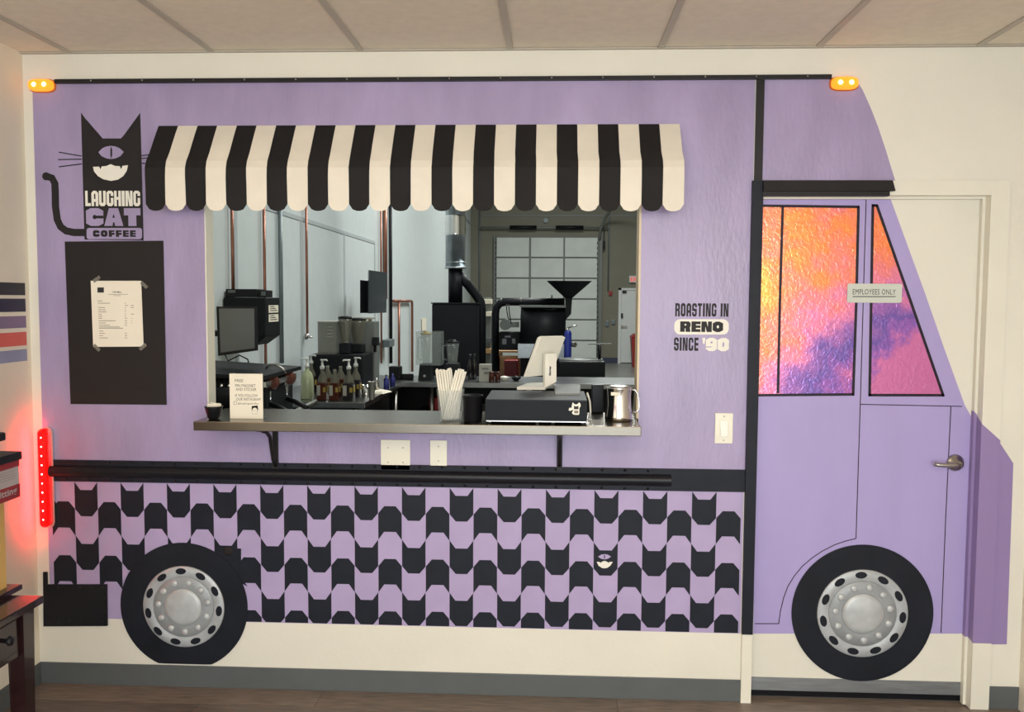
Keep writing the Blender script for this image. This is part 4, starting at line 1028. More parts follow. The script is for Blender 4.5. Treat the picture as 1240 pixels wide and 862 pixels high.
for gi, (gx_, gy_) in enumerate(((327.5, 462), (348, 457))):
    yy = 4.45 + gi * .28
    q = P(gx_, gy_, yy)
    g = obj('group_head', MB().cyl((q.x - .06, yy, q.z - .03), (q.x + .0, yy, q.z - .03), .035, seg=20).lathe([(.02, -.05), (.038, -.045), (.04, -.01), (.03, .03), (.012, .04)], (q.x - .035, yy, q.z - .05), seg=20), 'chrome', em)
    obj('wood_cover', MB().lathe([(.0, -.012), (.036, -.010), (.042, 0), (.036, .012), (0, .014)], (q.x + .012, yy, q.z), (1, -.55, .25), 20), 'brown', g)
    obj('portafilter', MB().cyl((q.x - .03, yy, q.z - .10), (q.x - .03, yy, q.z - .13), .034, seg=20).tube([(q.x - .02, yy, q.z - .11), (q.x + .05, yy - .03, q.z - .13), (q.x + .13, yy - .07, q.z - .16)], .013, 10), 'mach_black', g)
for k_ in range(3):
    qq = P(266 + 9 * k_, 466, 4.3)
    obj('side_rail', MB().tube([(qq.x, 4.30, qq.z + .06), (qq.x + .02, 4.28, qq.z), (qq.x - .01, 4.27, qq.z - .06)], .008, 8), 'chrome', em)
obj('front_trim', MB().box((-1.475, 4.34, tz_ - .10), (-1.455, 4.86, tz_ - .065), .004), 'chrome', em)
q = P(345, 441, 4.7)
obj('steam_pipe', MB().tube([P(322, 446, 4.6), P(326, 441, 4.6), P(334, 441, 4.6), P(343, 447, 4.6), P(346, 452, 4.6)], .006, 8), 'satin', em)
tag(obj('knock_box', MB().lathe([(.06, 0), (.075, .10), (.078, .13), (.07, .13), (.05, .02), (0, .02)], (P(262, 470, 3.95).x, 3.95, EZ), seg=28, cap=False), 'plastic_black'), 'round black bin behind the left end of the shelf', 'bin')
tag(obj('coffee_grinder', MB().box((P(270, 480, 4.15).x - .05, 4.1, EZ), (P(270, 480, 4.15).x + .06, 4.26, EZ + .22), .01).lathe([(.03, .22), (.06, .3), (.062, .34), (0, .34)], (P(270, 480, 4.15).x, 4.18, EZ), seg=20), 'mach_black'), 'dark grinder beside the espresso machine near the jamb', 'grinder')

# L-shaped prep counters
LC = thing('prep_counter', 'stainless prep counter along the left wall holding syrup bottles', 'counter', (-1.7, 7, 0))
CZ = .9; LX = -1.335
y0c = 6.1; y1c = 8.35; y2c = 7.67
obj('counter_top', MB().box((KX, y0c, CZ - .04), (LX, y2c - .002, CZ), .003), 'counter', LC)
for lx, ly in ((LX - .05, y0c + .08), (KX + .05, y0c + .08), (LX - .05, y2c - .1)): obj('leg', MB().cyl((lx, ly, 0), (lx, ly, CZ - .04), .022), 'satin', LC)
obj('under_shelf', MB().box((KX, y0c + .05, .3), (LX - .03, y2c - .05, .32)), 'counter', LC)
BC = thing('back_counter', 'stainless back counter holding the blenders', 'counter', (-.9, 8, 0))
bcx1 = P(668, 467, y2c).x + .8
obj('counter_top', MB().box((KX, y2c, CZ - .045), (bcx1, y1c, CZ), .003), 'counter', BC)
for lx in (LX + .25, P(560, 480, y2c).x, P(640, 480, y2c).x, bcx1 - .06): obj('leg', MB().cyl((lx, y2c + .08, 0), (lx, y2c + .08, CZ - .045), .022), 'satin', BC)
obj('under_shelf', MB().box((KX + .1, y2c + .05, .28), (bcx1 - .02, y1c - .03, .30)), 'counter', BC)
obj('under_shade_panel', MB().box((KX + .1, y1c - .02, .02), (bcx1 - .02, y1c, CZ - .045)), 'mach_black', BC)  # black sheet added as the shade below the back counter
obj('under_shade_box', MB().box((KX + .02, y0c + .1, .322), (LX - .09, y2c - .12, CZ - .045), .008), 'mach_black', LC)  # black box added to darken the space below the prep counter
mX = P(520, 490, 7.75).x
tag(obj('storage_bin', MB().box((mX - .12, 7.8, .302), (mX + .3, 8.2, .62), .01), 'plastic_black'), 'black storage box under the back counter left part', 'box')
tag(obj('red_container', MB().box((mX - .02, 7.85, .622), (mX + .14, 8.1, .74), .01), 'red'), 'red container on the black box under the counter', 'box')
tag(obj('storage_bin', MB().box((mX + .45, 7.8, .302), (mX + .95, 8.2, .7), .01), 'mach_black'), 'large black box under the back counter right part', 'box')
# sink rim / tilted metal flap near shelf
q = [PZ(357, 498, .98), PZ(362, 499, .98), PZ(384, 487, .98), PZ(381, 486, .98)]
tag(obj('metal_tray', MB().hexa(q, [v + Vector((0, 0, .012)) for v in q]).hexa([PZ(358, 499, .93), PZ(368, 499, .93), PZ(385, 489, .93), PZ(380, 487, .93)], [v for v in q]), 'satin'), 'tilted metal tray below the pale green bottle', 'tray')

# syrup bottles with pumps
def bottle(px, py, Y, kind, label, pump=True, s=1.0, dirp=1):
    c = P(px, py, Y); b = thing('syrup_bottle', label, 'bottle', (c.x, Y, CZ), 'syrup bottles on the prep counter')
    m = {'b': 'syrup', 'd': 'syrup_dark', 'g': 'syrup_milk'}[kind]
    r = .036 * s; z = CZ + .0005
    if kind == 'g':
        obj('body', MB().lathe([(r, 0), (r * 1.05, .01), (r, .15), (r * .8, .19), (.014, .215), (.014, .23), (0, .23)], (c.x, Y, z), seg=20), m, b); top = .23
    else:
        obj('body', MB().box((c.x - r, Y - r, z), (c.x + r, Y + r, z + .13), .008), m, b)
        obj('shoulder', MB().lathe([(r * .98, .13), (r * .9, .155), (.014, .195), (.014, .225), (.011, .225), (.010, .2), (r * .85, .155), (r * .9, .13)], (c.x, Y, z), seg=20, cap=False), 'smoke', b); top = .225
        obj('side_label', MB().box((c.x - r * .9, Y - r - .0015, z + .035), (c.x - r * .2, Y - r, z + .11)), 'label_w', b)
        obj('corner_label', MB().box((c.x + r, Y - r * .7, z + .06), (c.x + r + .0015, Y + r * .5, z + .10)).box((c.x + r * .35, Y - r - .0015, z + .06), (c.x + r * .9, Y - r, z + .095)), 'label_y', b)
    if pump:
        obj('pump', MB().lathe([(.017, 0), (.017, .022), (.009, .026), (.007, .06), (.010, .062), (.010, .07), (0, .07)], (c.x, Y, z + top), seg=14)
            .tube([(c.x - .012 * dirp, Y, z + top + .068), (c.x + .035 * dirp, Y - .01, z + top + .068), (c.x + .04 * dirp, Y - .012, z + top + .06)], .006, 8), 'pump', b)
bottle(372, 470, 6.3, 'g', 'pale green bottle with white pump, leftmost in the row', True, 1.3, -1)
bottle(377, 470, 6.75, 'd', 'dark bottle with white pump behind the pale green one', True, 1.0, 1)
bottle(390.5, 470, 6.25, 'b', 'brown syrup bottle with white pump right of pale green bottle', True)
bottle(397, 470, 6.6, 'b', 'brown bottle without pump behind the second brown bottle', False)
bottle(405.5, 470, 6.25, 'b', 'front brown bottle without pump in middle of the row', False)
bottle(412.5, 470, 6.55, 'b', 'brown bottle without pump right of the middle bottles', False)
bottle(422.5, 470, 6.25, 'd', 'dark bottle with white pump left of the last pump', True, 1.1, -1)
bottle(431, 470, 6.5, 'd', 'dark bottle with white pump, rightmost in the row', True, 1.05, 1)
c = P(450, 470, 6.3)
tag(obj('shot_cup', MB().lathe([(.02, 0), (.028, .13), (.03, .135), (.026, .13), (.018, .01), (0, .01)], (c.x, 6.3, CZ + .0005), seg=20, cap=False), 'satin'), 'tall steel cup right of the syrup bottles', 'cup')
c = P(440, 470, 6.45)
tag(obj('steel_jigger', MB().lathe([(.026, 0), (.03, .09), (.028, .09), (.02, .01), (0, .01)], (c.x + .01, 6.5, CZ + .0005), seg=20, cap=False), 'chrome'), 'short steel cup behind the tall steel cup', 'cup')
c = P(456, 470, 6.75)
for i, (dx_, dy_) in enumerate(((-.02, 0), (.03, .15), (.0, .3), (.03, .42))):
    tag(obj('dropper_bottle', MB().lathe([(.022, 0), (.022, .07), (.008, .085), (.008, .11), (0, .11)], (c.x + dx_, 6.85 + dy_, CZ + .0005), seg=14), ('satin', 'bluelabel', 'mach_black', 'bluelabel')[i]),
        ('small steel shaker behind the shot cup', 'small blue bottle nearest the steel shaker', 'small black bottle between the blue bottles', 'small blue bottle farthest back on the counter')[i], 'bottle')
q = PZ(461, 475, CZ)
tag(obj('folded_cloth', MB().hexa([(q.x - .07, q.y - .10, CZ + .0005), (q.x + .04, q.y - .12, CZ + .0005), (q.x + .08, q.y + .06, CZ + .0005), (q.x - .04, q.y + .1, CZ + .0005)], [(q.x - .05, q.y - .08, CZ + .014), (q.x + .03, q.y - .1, CZ + .02), (q.x + .06, q.y + .04, CZ + .012), (q.x - .03, q.y + .08, CZ + .02)]), 'paper'), 'white folded cloth near the counter edge', 'cloth')

# plastic bin, grinders
gb = 7.0
cA, cB = P(386, 470, gb).x, P(421, 470, gb).x
zA, zB = P(400, 426, gb).z, P(400, 390, gb).z
hb = thing('brewer_base', 'black brewer body beneath the clear plastic bins', 'brewer', ((cA + cB) / 2, gb + .1, CZ))
hb0 = P(376, 430, gb).x
obj('base_body', MB().box((hb0, gb - .05, CZ + .0005), (P(441, 430, gb).x, gb + .35, P(400, 426, gb).z - .02), .01), 'mach_black', hb)
obj('drip_ledge', MB().box((hb0 + .02, gb - .12, CZ + .03), (P(436, 430, gb).x, gb - .05, CZ + .06), .004), 'plastic_black', hb)
bn2 = thing('clear_bin', 'smoky clear plastic bin with vent slots on the brewer', 'bin', ((cA + cB) / 2, gb, zA))
th = .004; zb3 = P(400, 426, gb).z - .0195
def openbox(x0, x1, y0, y1, z0, z1, t=.004):
    return MB().box((x0, y0, z0), (x1, y1, z0 + t)).box((x0, y0, z0 + t), (x0 + t, y1, z1)).box((x1 - t, y0, z0 + t), (x1, y1, z1)).box((x0 + t, y0, z0 + t), (x1 - t, y0 + t, z1)).box((x0 + t, y1 - t, z0 + t), (x1 - t, y1, z1))
obj('bin_walls', openbox(cA, P(407.5, 400, gb).x, gb - .02, gb + .3, zb3, zB), 'smoke', bn2)
obj('bin_rim', MB().box((cA - .005, gb - .025, zB), (P(407.5, 400, gb).x, gb + .305, zB + .006)), 'label_w', bn2)
mbs = MB()
for i in range(4): mbs.box((P(397, 400, gb).x, gb - .023, P(400, 396 + i * 4, gb).z), (P(404, 400, gb).x, gb - .02, P(400, 396 + i * 4, gb).z + .005))
obj('vent_slots', mbs, 'label_w', bn2)
def hopper(px, y0, y1, Y, r, label):
    c = P(px, 400, Y); za, zb_2 = P(px, y1, Y).z, P(px, y0, Y).z
    t = thing('grinder', label, 'grinder', (c.x, Y, CZ), 'grinders on the prep counter')
    obj('grinder_body', MB().box((c.x - r * .75, Y - r * .8, zb3 + .001), (c.x + r * .75, Y + r, za), .01), 'mach_black', t)
    obj('hopper', MB().lathe([(r * .55, za - zb3), (r * .62, za - zb3 + .02), (r, zb_2 - zb3 - .03), (r, zb_2 - zb3), (r * .96, zb_2 - zb3), (r * .96, zb_2 - zb3 - .03), (r * .5, za - zb3 + .01)], (c.x, Y, zb3), seg=24, cap=False), 'smoke', t)
    obj('hopper_lid', MB().lathe([(r * 1.03, 0), (r * 1.03, .016), (r * .4, .022), (0, .022)], (c.x, Y, zb_2 + .001), seg=24), 'mach_black', t)
hopper(418, 386, 415, gb + .06, .055, 'grinder with clear conical hopper next to the plastic bin')
hopper(433, 388, 416, gb + .22, .07, 'grinder with clear hopper behind the rightmost pump')
a = P(437, 387, gb + .2); 
gr = thing('batch_brewer', 'grey batch brewer with towels on top left of corner pole', 'brewer', (a.x, gb + .6, CZ))
obj('housing', MB().box((P(424, 400, gb + .5).x, gb + .42, CZ + .0005), (P(456, 400, gb + .5).x, gb + .62, P(440, 389, gb + .5).z), .008), 'gframe', gr)
obj('tap', MB().box((P(452, 400, gb + .4).x, gb + .34, P(450, 418, gb + .4).z), (P(459, 400, gb + .4).x, gb + .42, P(450, 408, gb + .4).z), .006).cyl((P(455, 400, gb + .4).x, gb + .37, P(450, 426, gb + .4).z), (P(455, 400, gb + .4).x, gb + .37, P(450, 417, gb + .4).z), .012), 'plastic_black', gr)
zz = P(440, 389, gb + .5).z
for i, (u0, u1) in enumerate(((420, 448), (424, 452))):
    tag(obj('folded_towel', MB().box((P(u0, 385, gb + .5).x, gb + .43, zz + .001 + i * .018), (P(u1, 385, gb + .5).x, gb + .6, zz + .018 + i * .018), .006), 'paper' if i == 0 else 'label_w'), ('cream folded towel, lower of two on the brewer', 'grey folded towel, upper of two on the brewer')[i], 'towel')
# wall display
Xd = KX + .10
a = P(445.5, 378, 8.9); b = P(469, 327, 8.9)
sd = thing('wall_screen', 'dark wall-mounted display left of the black pole', 'monitor', (a.x, 8.9, a.z))
s4 = [P(446.5, 379.5, 8.9), P(468, 378.5, 9.4), P(468.5, 330, 9.4), P(447, 327, 8.9)]
obj('display_panel', MB().hexa(s4, [v + Vector((-.02, .04, 0)) for v in s4]), 'dscreen', sd)
obj('mount_box', MB().hexa([P(436, 379, 9.0), P(446, 379, 9.05), P(446, 340, 9.05), P(436, 339, 9.0)], [v + Vector((-.02, .1, 0)) for v in (P(436, 379, 9.0), P(446, 379, 9.05), P(446, 340, 9.05), P(436, 339, 9.0))]), 'mach_black', sd)
# items on the back counter
def onback(px, Y): return P(px, 455, Y).x
x = onback(481, 7.95)
tag(obj('black_canister', MB().box((x - .07, 7.9, CZ + .0005), (x + .04, 8.0, CZ + .12), .01).box((x + .04, 7.92, CZ + .0005), (x + .15, 7.98, CZ + .05), .01), 'plastic_black'), 'black square device at left of the back counter', 'device')
tag(obj('power_box', MB().box((KX + .01, 10.75, P(478, 420, 10.9).z), (KX + .12, 11.1, P(478, 411, 10.9).z), .01), 'conduit'), 'grey outlet box by foot of the black pole', 'outlet')
def blender(px0, px1, ytop, Y, label, lidm, hood=False):
    x0, x1 = P(px0, 440, Y).x, P(px1, 440, Y).x; xc = (x0 + x1) / 2; w2 = (x1 - x0) / 2; z = CZ + .0005
    t = thing('blender', label, 'blender', (xc, Y, CZ))
    zb_ = P(px0, 440, Y).z
    bs = obj('motor_base', MB().hexa([(xc - w2, Y - .09, z), (xc + w2, Y - .09, z), (xc + w2, Y + .1, z), (xc - w2, Y + .1, z)], [(xc - w2 * .8, Y - .07, zb_), (xc + w2 * .8, Y - .07, zb_), (xc + w2 * .8, Y + .08, zb_), (xc - w2 * .8, Y + .08, zb_)]), 'mach_black', t)
    obj('dial', MB().cyl((xc, Y - .085, z + .04), (xc, Y - .1, z + .04), .012), 'satin', bs)
    zt_ = P(px0, ytop, Y).z
    obj('jug', MB().lathe([(w2 * .55, zb_ - z), (w2 * .8, zt_ - z), (w2 * .76, zt_ - z), (w2 * .5, zb_ - z + .01), (0, zb_ - z + .01)], (xc, Y, z), seg=20, cap=False), 'acrylic', t)
    obj('jug_handle', MB().tube([(xc - w2 * .7, Y - .03, zt_ - .02), (xc - w2 * 1.15, Y - .03, zt_ - .03), (xc - w2 * 1.15, Y - .03, zb_ + .05), (xc - w2 * .6, Y - .03, zb_ + .03)], .008, 8), 'acrylic', t)
    obj('jug_lid', MB().lathe([(w2 * .82, 0), (w2 * .82, .012), (w2 * .4, .018), (w2 * .4, .03), (0, .03)], (xc, Y, zt_), seg=20), lidm, t)
    if hood: obj('sound_hood', openbox(x0 - .02, x1 + .09, Y - .11, Y + .12, zb_ - .01, zt_ + .03, .004), 'acrylic', t)
blender(508, 524, 405, 7.95, 'blender in a clear hood at left on the back counter', 'label_y', True)
blender(538, 558, 415, 7.85, 'blender with clear jug and black lid in front of afterburner', 'plastic_black')
for px_, lb in ((569, 'slim dark bottle, left of the pair by the afterburner'), (574.5, 'slim dark bottle, right of the pair by the afterburner')):
    x = onback(px_, 8.0)
    tag(obj('slim_bottle', MB().lathe([(.02, 0), (.02, .14), (.008, .18), (.008, .22), (.011, .22), (.011, .235), (0, .235)], (x, 8.0, CZ + .0005), seg=14), 'syrup_dark'), lb, 'bottle')
x = onback(588, 7.85)
cb = tag(obj('card_box', MB().box((x - .055, 7.8, CZ + .0005), (x + .055, 7.88, CZ + .155)), 'label_w'), 'pale grey carton on the back counter', 'box')
obj('print', MB().box((x - .03, 7.798, CZ + .11), (x + .03, 7.8, CZ + .125)).box((x - .01, 7.798, CZ + .07), (x + .03, 7.8, CZ + .09)), 'gframe', cb)
for i, px_ in enumerate((595.5, 603)):
    x = onback(px_, 7.76); tag(obj('spice_jar', MB().lathe([(.025, 0), (.025, .075), (.022, .08), (.026, .082), (.026, .095), (0, .095)], (x, 7.74, CZ + .0005), seg=14), 'syrup'), ('small red-brown jar beside the pale carton', 'small red-brown jar right of the first jar')[i], 'jar')
for i, px_ in enumerate((610.5, 625)):
    x = onback(px_, 7.9); tag(obj('small_bowl', MB().lathe([(.02, 0), (.05, .035), (.047, .035), (.02, .01), (0, .01)], (x, 7.9, CZ + .0005), seg=18, cap=False).dome((x, 7.9, CZ + .02), .04, .025, (0, 0, 1)), ('white_gloss', 'mach_black')[i]), ('small white bowl right of the jars', 'small black bowl beneath the tablet')[i], 'bowl')
# afterburner and flue
fb = thing('afterburner', 'black box afterburner with flue pipe standing behind blenders', 'burner', tuple(P(550, 440, 9.2)))
a, b = P(523, 440, 9.1), P(578, 368, 9.1)
obj('burner_box', MB().box((a.x, 9.1, 0.0), (b.x, 9.6, b.z), .012), 'mach_black', fb)
obj('top_flange', MB().box((a.x - .01, 9.09, b.z), (b.x + .01, 9.61, b.z + .012)), 'mach_black', fb)
fx = P(551.5, 340, 9.35)
zft = P(551.5, 324, 9.35).z; zfp = zft - .013
obj('black_pipe', MB().cyl((fx.x, 9.35, b.z + .01), (fx.x, 9.35, zfp), .076, seg=28), 'mach_black', fb)
d1 = P(560, 338, 9.35); d2 = P(582, 368, 9.45); d3 = P(582, 445, 9.45)
obj('branch_pipe', MB().tube([P(553, 330, 9.35), P(566, 344, 9.4), P(577, 358, 9.45), P(582, 366, 9.45), P(583, 375, 9.45), (P(583, 375, 9.45).x, 9.45, .2)], .05, 14), 'mach_black', fb)
fl2 = thing('flue_pipe', 'shiny galvanised flue pipe rising out of sight', 'pipe', (fx.x, 9.35, zft))
obj('pipe_body', MB().cyl((fx.x, 9.35, zft), (fx.x, 9.35, KH), .107, seg=32), 'galv', fl2)
obj('collar', MB().cyl((fx.x, 9.35, zft - .012), (fx.x, 9.35, zft + .01), .116, seg=32).cyl((fx.x, 9.35, zft + .05), (fx.x, 9.35, zft + .06), .11, seg=32), 'galv', fl2)
obj('foil_wrap', MB().lathe([(.108, 0), (.112, .02), (.1085, .04), (.113, .07), (.109, .1), (.113, .13), (.109, .16), (.112, .19), (.108, .21)], (fx.x, 9.35, P(551, 285, 9.35).z), seg=20, cap=False), 'chrome', fl2)
# poster label on the wall
q = PX(514, 392, KX)
tag(obj('wall_label', MB().box((KX, q.y - .3, PX(514, 400, KX).z), (KX + .004, q.y + .2, PX(514, 385, KX).z)), 'paper'), 'white and blue label on the wall left of the afterburner', 'label')
# roaster
RY = 9.7
def rp(x, y): return P(x, y, RY)
ro = thing('coffee_roaster', 'large black drum coffee roaster with funnel hopper', 'roaster', tuple(rp(655, 460)))
a, b = rp(630.5, 434), rp(685, 371)
rc = (b.z - a.z) / 2
obj('drum', MB().cyl((a.x, RY + .1, (a.z + b.z) / 2), (b.x, RY + .1, (a.z + b.z) / 2), rc, seg=36), 'mach_black', ro)
obj('drum_plate', MB().box((a.x - .012, RY - .12, b.z - .012), (b.x, RY + .3, b.z + .012)), 'gframe', ro)
obj('body', MB().box((a.x, RY - .08, a.z - .9 if a.z > 1 else .1), (b.x + .04, RY + .5, a.z + .06), .01), 'mach_black', ro)
h = [rp(662.5, 341), rp(716, 341)]
zt_, zn = rp(690, 340.5).z, rp(690, 361).z
nx0, nx1 = rp(684.5, 361).x, rp(692.8, 361).x
hw = (h[1].x - h[0].x) / 2; hcx = (h[0].x + h[1].x) / 2
obj('hopper', MB().hexa([(nx0, RY - .03, zn), (nx1, RY - .03, zn), (nx1, RY + .07, zn), (nx0, RY + .07, zn)], [(h[0].x, RY - hw + .02, zt_), (h[1].x, RY - hw + .02, zt_), (h[1].x, RY + hw + .02, zt_), (h[0].x, RY + hw + .02, zt_)]), 'mach_black', ro)
zc1, zc2 = rp(690, 380).z, rp(686, 388).z
obj('chute', MB().hexa([(nx0, RY - .03, zn), (nx1, RY - .03, zn), (nx1, RY + .07, zn), (nx0, RY + .07, zn)][::-1], [(nx0, RY - .03, zc2), (nx1 - .01, RY - .03, zc1), (nx1 - .01, RY + .07, zc1), (nx0, RY + .07, zc2)][::-1]), 'mach_black', ro)
pz = rp(640, 365.5).z
obj('air_pipe', MB().tube([(rp(684, 366).x, RY + .2, pz), (rp(612, 366).x, RY + .2, pz), (rp(604, 366).x, RY + .2, pz - .02), (rp(599.5, 366).x, RY + .2, pz - .07), (rp(598.5, 366).x, RY + .2, pz - .14), (rp(598.5, 366).x, RY + .2, .3)], .045, 14), 'mach_black', ro)
for px_, py_ in ((606, 364), (668, 360.5), (630, 364)):
    q = rp(px_, py_); obj('pipe_bolt', MB().cyl((q.x, RY + .15, q.z - .01), (q.x, RY + .15, q.z + .03), .01, seg=8), 'satin', ro)
q = rp(612, 393); obj('motor', MB().cyl((q.x, RY - .05, q.z), (q.x, RY + .2, q.z), .062, seg=24).box((q.x + .05, RY, q.z - .03), (q.x + .15, RY + .1, q.z + .03)), 'gframe', ro)
obj('gear_box', MB().box((rp(604, 420).x, RY + .02, rp(604, 424).z), (rp(630, 420).x, RY + .25, rp(604, 402).z), .01), 'mach_black', ro)
obj('gear_tag', MB().box((rp(611, 420).x, RY + .015, rp(604, 408.5).z), (rp(618, 420).x, RY + .02, rp(604, 406.5).z)).box((rp(608, 420).x, RY + .015, rp(604, 417).z), (rp(613, 420).x, RY + .02, rp(604, 410).z)).box((rp(620, 420).x, RY + .015, rp(604, 416).z), (rp(624, 420).x, RY + .02, rp(604, 410).z)), 'screen', ro)
for x_ in ((613, 368, 616, 388), (616, 368, 619, 392)):
    obj('cable', MB().tube([rp(x_[0], x_[1]), rp((x_[0] + x_[2]) / 2 - .5, (x_[1] + x_[3]) / 2), rp(x_[2], x_[3])], .006, 6), 'plastic_black', ro)
obj('control_panel', MB().box((rp(628, 420).x, RY - .25, rp(640, 432).z), (rp(684, 420).x, RY - .1, rp(640, 415).z), .004), 'galv', ro)
# cooling bin right
cbx = thing('cooling_bin', 'dark cooling bin with thin stirring arm right of roaster', 'cooling bin', tuple(rp(705, 470)))
a, b = P(676, 500, 8.7), P(733, 438, 8.7)
obj('bin_body', MB().box((a.x, 8.7, 0), (b.x, 9.2, b.z), .015), 'mach_black', cbx)
obj('bin_rim', MB().lathe([(.225, 0), (.225, .012), (.2, .014), (.2, .004), (0, .004)], ((a.x + b.x) / 2, 8.96, b.z), seg=32, cap=False), 'gframe', cbx)
q = P(726, 418, 8.9)
obj('arm_post', MB().cyl((q.x, 8.9, b.z), (q.x, 8.9, q.z), .016), 'mach_black', cbx)
obj('arm_blade', MB().hexa([P(712, 417.3, 8.8), P(741, 417, 9.0), P(741, 416, 9.0), P(712, 416, 8.8)], [v + Vector((0, .05, 0)) for v in (P(712, 417.3, 8.8), P(741, 417, 9.0), P(741, 416, 9.0), P(712, 416, 8.8))]), 'gframe', cbx)
# blue cylinder
q = P(687, 400, 9.4); zbl = P(687, 437, 9.4).z
bc = thing('blue_air_cylinder', 'upright blue cylinder with valve right of the roaster drum', 'cylinder', (q.x, 9.42, zbl))
obj('tank', MB().lathe([(.038, 0), (.04, .02), (.04, q.z - zbl - .03), (.02, q.z - zbl), (0, q.z - zbl)], (q.x + .005, 9.3, P(687, 437, 9.3).z), seg=20), 'bluepaint', bc)
obj('stand', MB().cyl((q.x + .005, 9.3, 0), (q.x + .005, 9.3, P(687, 437, 9.3).z), .03), 'mach_black', bc)
obj('valve', MB().cyl((q.x, 9.3, q.z - .02), (q.x, 9.3, q.z + .03), .015).cyl((q.x, 9.3, q.z + .03), (q.x + .1, 9.28, q.z + .06), .008).cyl((q.x + .06, 9.28, P(693, 417, 9.3).z), (q.x + .08, 9.25, P(693, 417, 9.3).z), .028), 'satin', bc)
# wooden cabinet + red crate behind
a, b = P(602, 452, 10.3), P(634, 425, 10.3)
wc = thing('plywood_cabinet', 'plywood cabinet behind the roaster pipe', 'cabinet', ((a.x + b.x) / 2, 10.4, 0))
obj('cabinet_box', MB().box((a.x, 10.3, 0), (b.x, 10.35, b.z - .06)).box((a.x, 10.3, b.z - .02), (b.x, 10.9, b.z)).box((a.x, 10.3, 0), (a.x + .03, 10.9, b.z - .02)).box((b.x - .03, 10.3, 0), (b.x, 10.9, b.z - .02)), 'wood', wc)
obj('drawer_front', MB().box((a.x + .035, 10.285, b.z - .25), (b.x - .035, 10.298, b.z - .07)), 'wood', wc)
a = P(611, 449, 10.1); b = P(627, 436, 10.1)
tag(obj('red_crate', MB().box((a.x, 10.0, 0), (b.x, 10.25, b.z), .01), 'red'), 'red crate in front of the plywood cabinet', 'crate')
# shelf post clutter between pipes
for i, (py_, m) in enumerate(((364, 'paper'), (379, 'paper'), (411, 'screen'), (424, 'wood'))):
    a = P(586, py_, 11.0); tag(obj('wall_gadget', MB().box((a.x, 11.0, a.z - .04), (a.x + .1, 11.12, a.z + .02), .004), m),
        ('top small white box on the shelf post between pipes', 'second small white box on the shelf post', 'small grey box on the shelf post', 'small wooden box lowest on the shelf post')[i], 'box')
pp = P(590, 400, 11.15)
tag(obj('shelf_post', MB().box((pp.x - .05, 11.13, 0), (pp.x + .05, 11.2, P(590, 360, 11.1).z)), 'gframe'), 'dark shelf post seen between two black pipes', 'post')

# ------------------------------------------------------------------ far wall: garage door, exit door
gd = thing('door_2', 'x', 'x'); del gd['label']; del gd['category']; gd['kind'] = 'structure'
GY = KY - .03
def gp(x, y): return P(x, y, GY)
rows = [287.4 + 25.0 * i for i in range(7)]
zs_ = [gp(660, r_).z for r_ in rows[:-1]] + [0.02]
cols_ = [(601, 640), (642.3, 681.3), (683.2, 722.3)]
for i in range(6):
    for ca, cb_ in cols_:
        obj('garage_panel', MB().box((gp(ca, 400).x, GY - .03, zs_[i + 1] + .03), (gp(cb_, 400).x, GY, zs_[i] - .01), .008), 'garage', gd)
obj('door_frame', MB().box((gp(600, 400).x, GY, 0), (gp(724, 400).x, KY, zs_[0] + .02)), 'gframe', gd)
obj('track', MB().box((gp(597.5, 400).x, GY - .06, 0), (gp(599.7, 400).x, KY, zs_[0] + .02)), 'gframe', gd)
obj('track', MB().box((gp(724.3, 400).x, GY - .06, 0), (gp(728, 400).x, KY, zs_[0] + .1)), 'gframe', gd)
zsp = gp(660, 276).z
obj('spring_shaft', MB().cyl((gp(582, 400).x, GY - .12, zsp), (gp(735, 400).x, GY - .12, zsp), .025), 'gframe', gd)
for ca, cb_ in ((617, 649), (672, 705)): obj('spring', MB().cyl((gp(ca, 400).x, GY - .12, zsp), (gp(cb_, 400).x, GY - .12, zsp), .055), 'mach_black', gd)
obj('curved_track', MB().tube([gp(726, 290) + Vector((0, -.1, 0)), gp(727, 278) + Vector((0, -.1, 0)), gp(732, 265) + Vector((0, -.4, 0)), gp(740, 252) + Vector((0, -1, 0)), gp(748, 240) + Vector((0, -2, 0))], .035, 8), 'gframe', gd)
for i in range(22):
    yy = 294 + 6.4 * i
    if yy < 432:
        for cc in (600.3, 723.2): obj('hinge_roller', MB().box((gp(cc - .4, yy).x, GY - .07, gp(660, yy).z - .02), (gp(cc + .4, yy).x, GY - .03, gp(660, yy).z + .02)), 'mach_black', gd)
# exit door
ed = obj('door_3', MB().box((gp(752, 400).x, GY, .02), (gp(752, 400).x + .95, KY - .001, gp(760, 351.5).z)), 'kdoor', None, kind='structure')
obj('door_frame', MB().box((gp(748.5, 400).x, GY - .02, 0), (gp(751.8, 400).x, KY, gp(760, 348.8).z)).box((gp(748.5, 400).x, GY - .02, gp(760, 351.3).z), (gp(752, 400).x + 1.0, KY, gp(760, 348.8).z)).box((gp(752, 400).x + .95, GY - .02, 0), (gp(752, 400).x + 1.0, KY, gp(760, 351.3).z)), 'kdoor', ed)
for yy in (380.5, 383.5): obj('deadbolt', MB().cyl(gp(751.5 + 1.6, yy) + Vector((0, -.001, 0)), gp(753.1, yy) + Vector((0, -.05, 0)), .028), 'mach_black', ed)
obj('lever', MB().cyl(gp(753, 395), gp(753, 395) + Vector((0, -.06, 0)), .03).box((gp(753, 395).x - .01, GY - .07, gp(753, 395).z - .012), (gp(753, 395).x + .13, GY - .05, gp(753, 395).z + .012)), 'satin', ed)
obj('door_closer', MB().box((gp(753.5, 353).x, GY - .06, gp(753, 353.5).z - .02), (gp(758.5, 353).x, GY - .0, gp(753, 353.5).z + .03)), 'mach_black', ed)
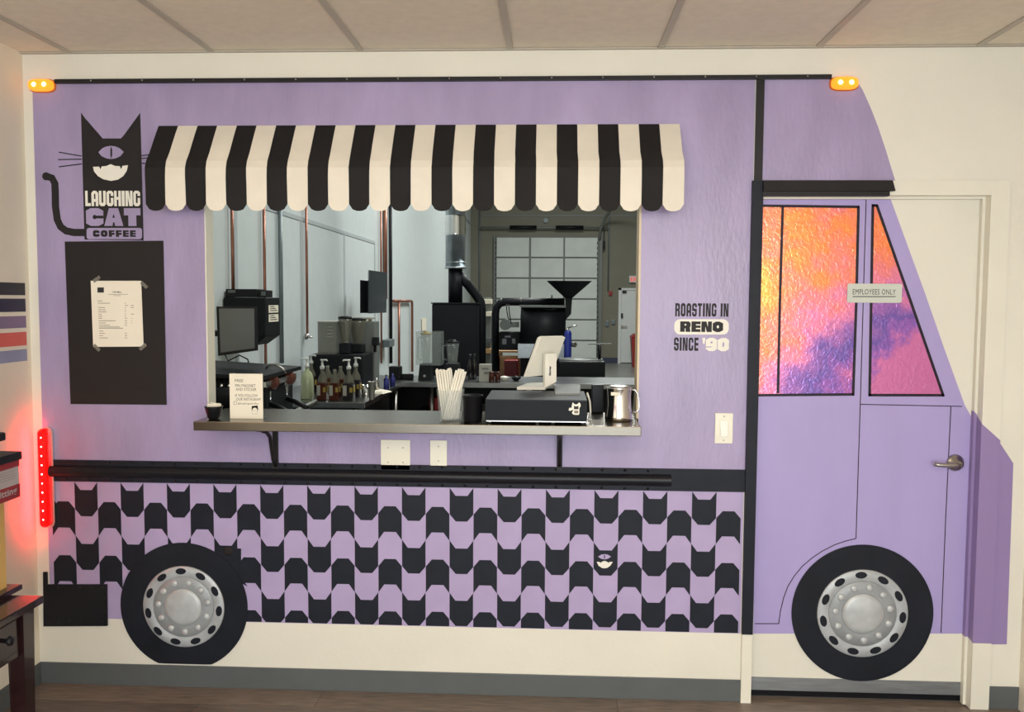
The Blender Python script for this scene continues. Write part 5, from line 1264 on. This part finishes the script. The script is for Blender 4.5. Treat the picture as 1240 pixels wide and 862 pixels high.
ex = thing('exit_sign', 'white exit sign with red letters above the far door', 'sign', tuple(gp(768, 342)))
obj('sign_box', MB().box((gp(762, 338).x, GY - .05, gp(762, 342).z), (gp(762, 338).x + .34, KY, gp(762, 334).z), .004), 'kdoor', ex)
a = gp(763.2, 341); letter('lettering', 'EXIT', ((a.x, GY - .0505, a.z), (a.x + .28, GY - .0505, a.z), (a.x, GY - .0505, gp(763, 335.3).z)), 0, 'exit_red', ex, bold=.03)
q = gp(739, 355); tag(obj('fire_alarm', MB().box((q.x - .04, KY - .05, q.z - .06), (q.x + .05, KY, q.z + .06), .01), 'red'), 'small red pull station left of the far door', 'alarm')
q = gp(735.5, 391); tag(obj('outlet_box', MB().box((q.x - .05, KY - .04, q.z - .09), (q.x + .04, KY, q.z + .06), .01), 'conduit'), 'grey outlet box on the far wall, left of two', 'outlet')
q = gp(742.5, 390); tag(obj('outlet_box', MB().box((q.x - .05, KY - .04, q.z - .06), (q.x + .05, KY, q.z + .06), .01), 'conduit'), 'grey outlet box closest to the far door', 'outlet')
q = gp(731, 297); tag(obj('pull_handle', MB().box((q.x - .03, KY - .2, q.z - .1), (q.x + .03, KY - .16, q.z + .1), .01).cyl((q.x, KY - .18, q.z + .1), (q.x, KY - .18, gp(731, 275).z), .008), 'mach_black'), 'black pull handle hanging beside the roller door', 'handle')
q = gp(661, 267); tag(obj('round_sensor', MB().cyl((q.x, KY, q.z), (q.x, KY - .06, q.z), .06), 'conduit'), 'round grey sensor above the garage door', 'sensor')
for px_, lb in ((737, 'thin conduit left of the exit door'), (580.8, 'thin conduit in the far left corner')):
    q = gp(px_, 300); tag(obj('thin_conduit', MB().cyl((q.x, KY - .03, gp(px_, 352).z if px_ > 700 else .5), (q.x, KY - .03, 5), .018, seg=8), 'conduit'), lb, 'conduit')
q = P(770, 440, 21.5)
rb = thing('trash_bin', 'red trash bin beside the far exit door', 'bin', (q.x + .1, 21.5, 0))
zz = P(768, 408, 21.5).z
x_ = P(764, 430, 21.5).x
obj('bin_body', MB().hexa([(x_ + .05, 21.4, 0), (x_ + .5, 21.4, 0), (x_ + .5, 21.8, 0), (x_ + .05, 21.8, 0)], [(x_, 21.35, zz), (x_ + .55, 21.35, zz), (x_ + .55, 21.85, zz), (x_, 21.85, zz)]), 'red', rb)
obj('bin_lid', MB().hexa([(x_ - .02, 21.33, zz), (x_ + .57, 21.33, zz), (x_ + .57, 21.87, zz), (x_ - .02, 21.87, zz)], [(x_ + .08, 21.4, zz + .08), (x_ + .5, 21.4, zz + .08), (x_ + .5, 21.8, zz + .08), (x_ + .08, 21.8, zz + .08)]), 'red', rb)
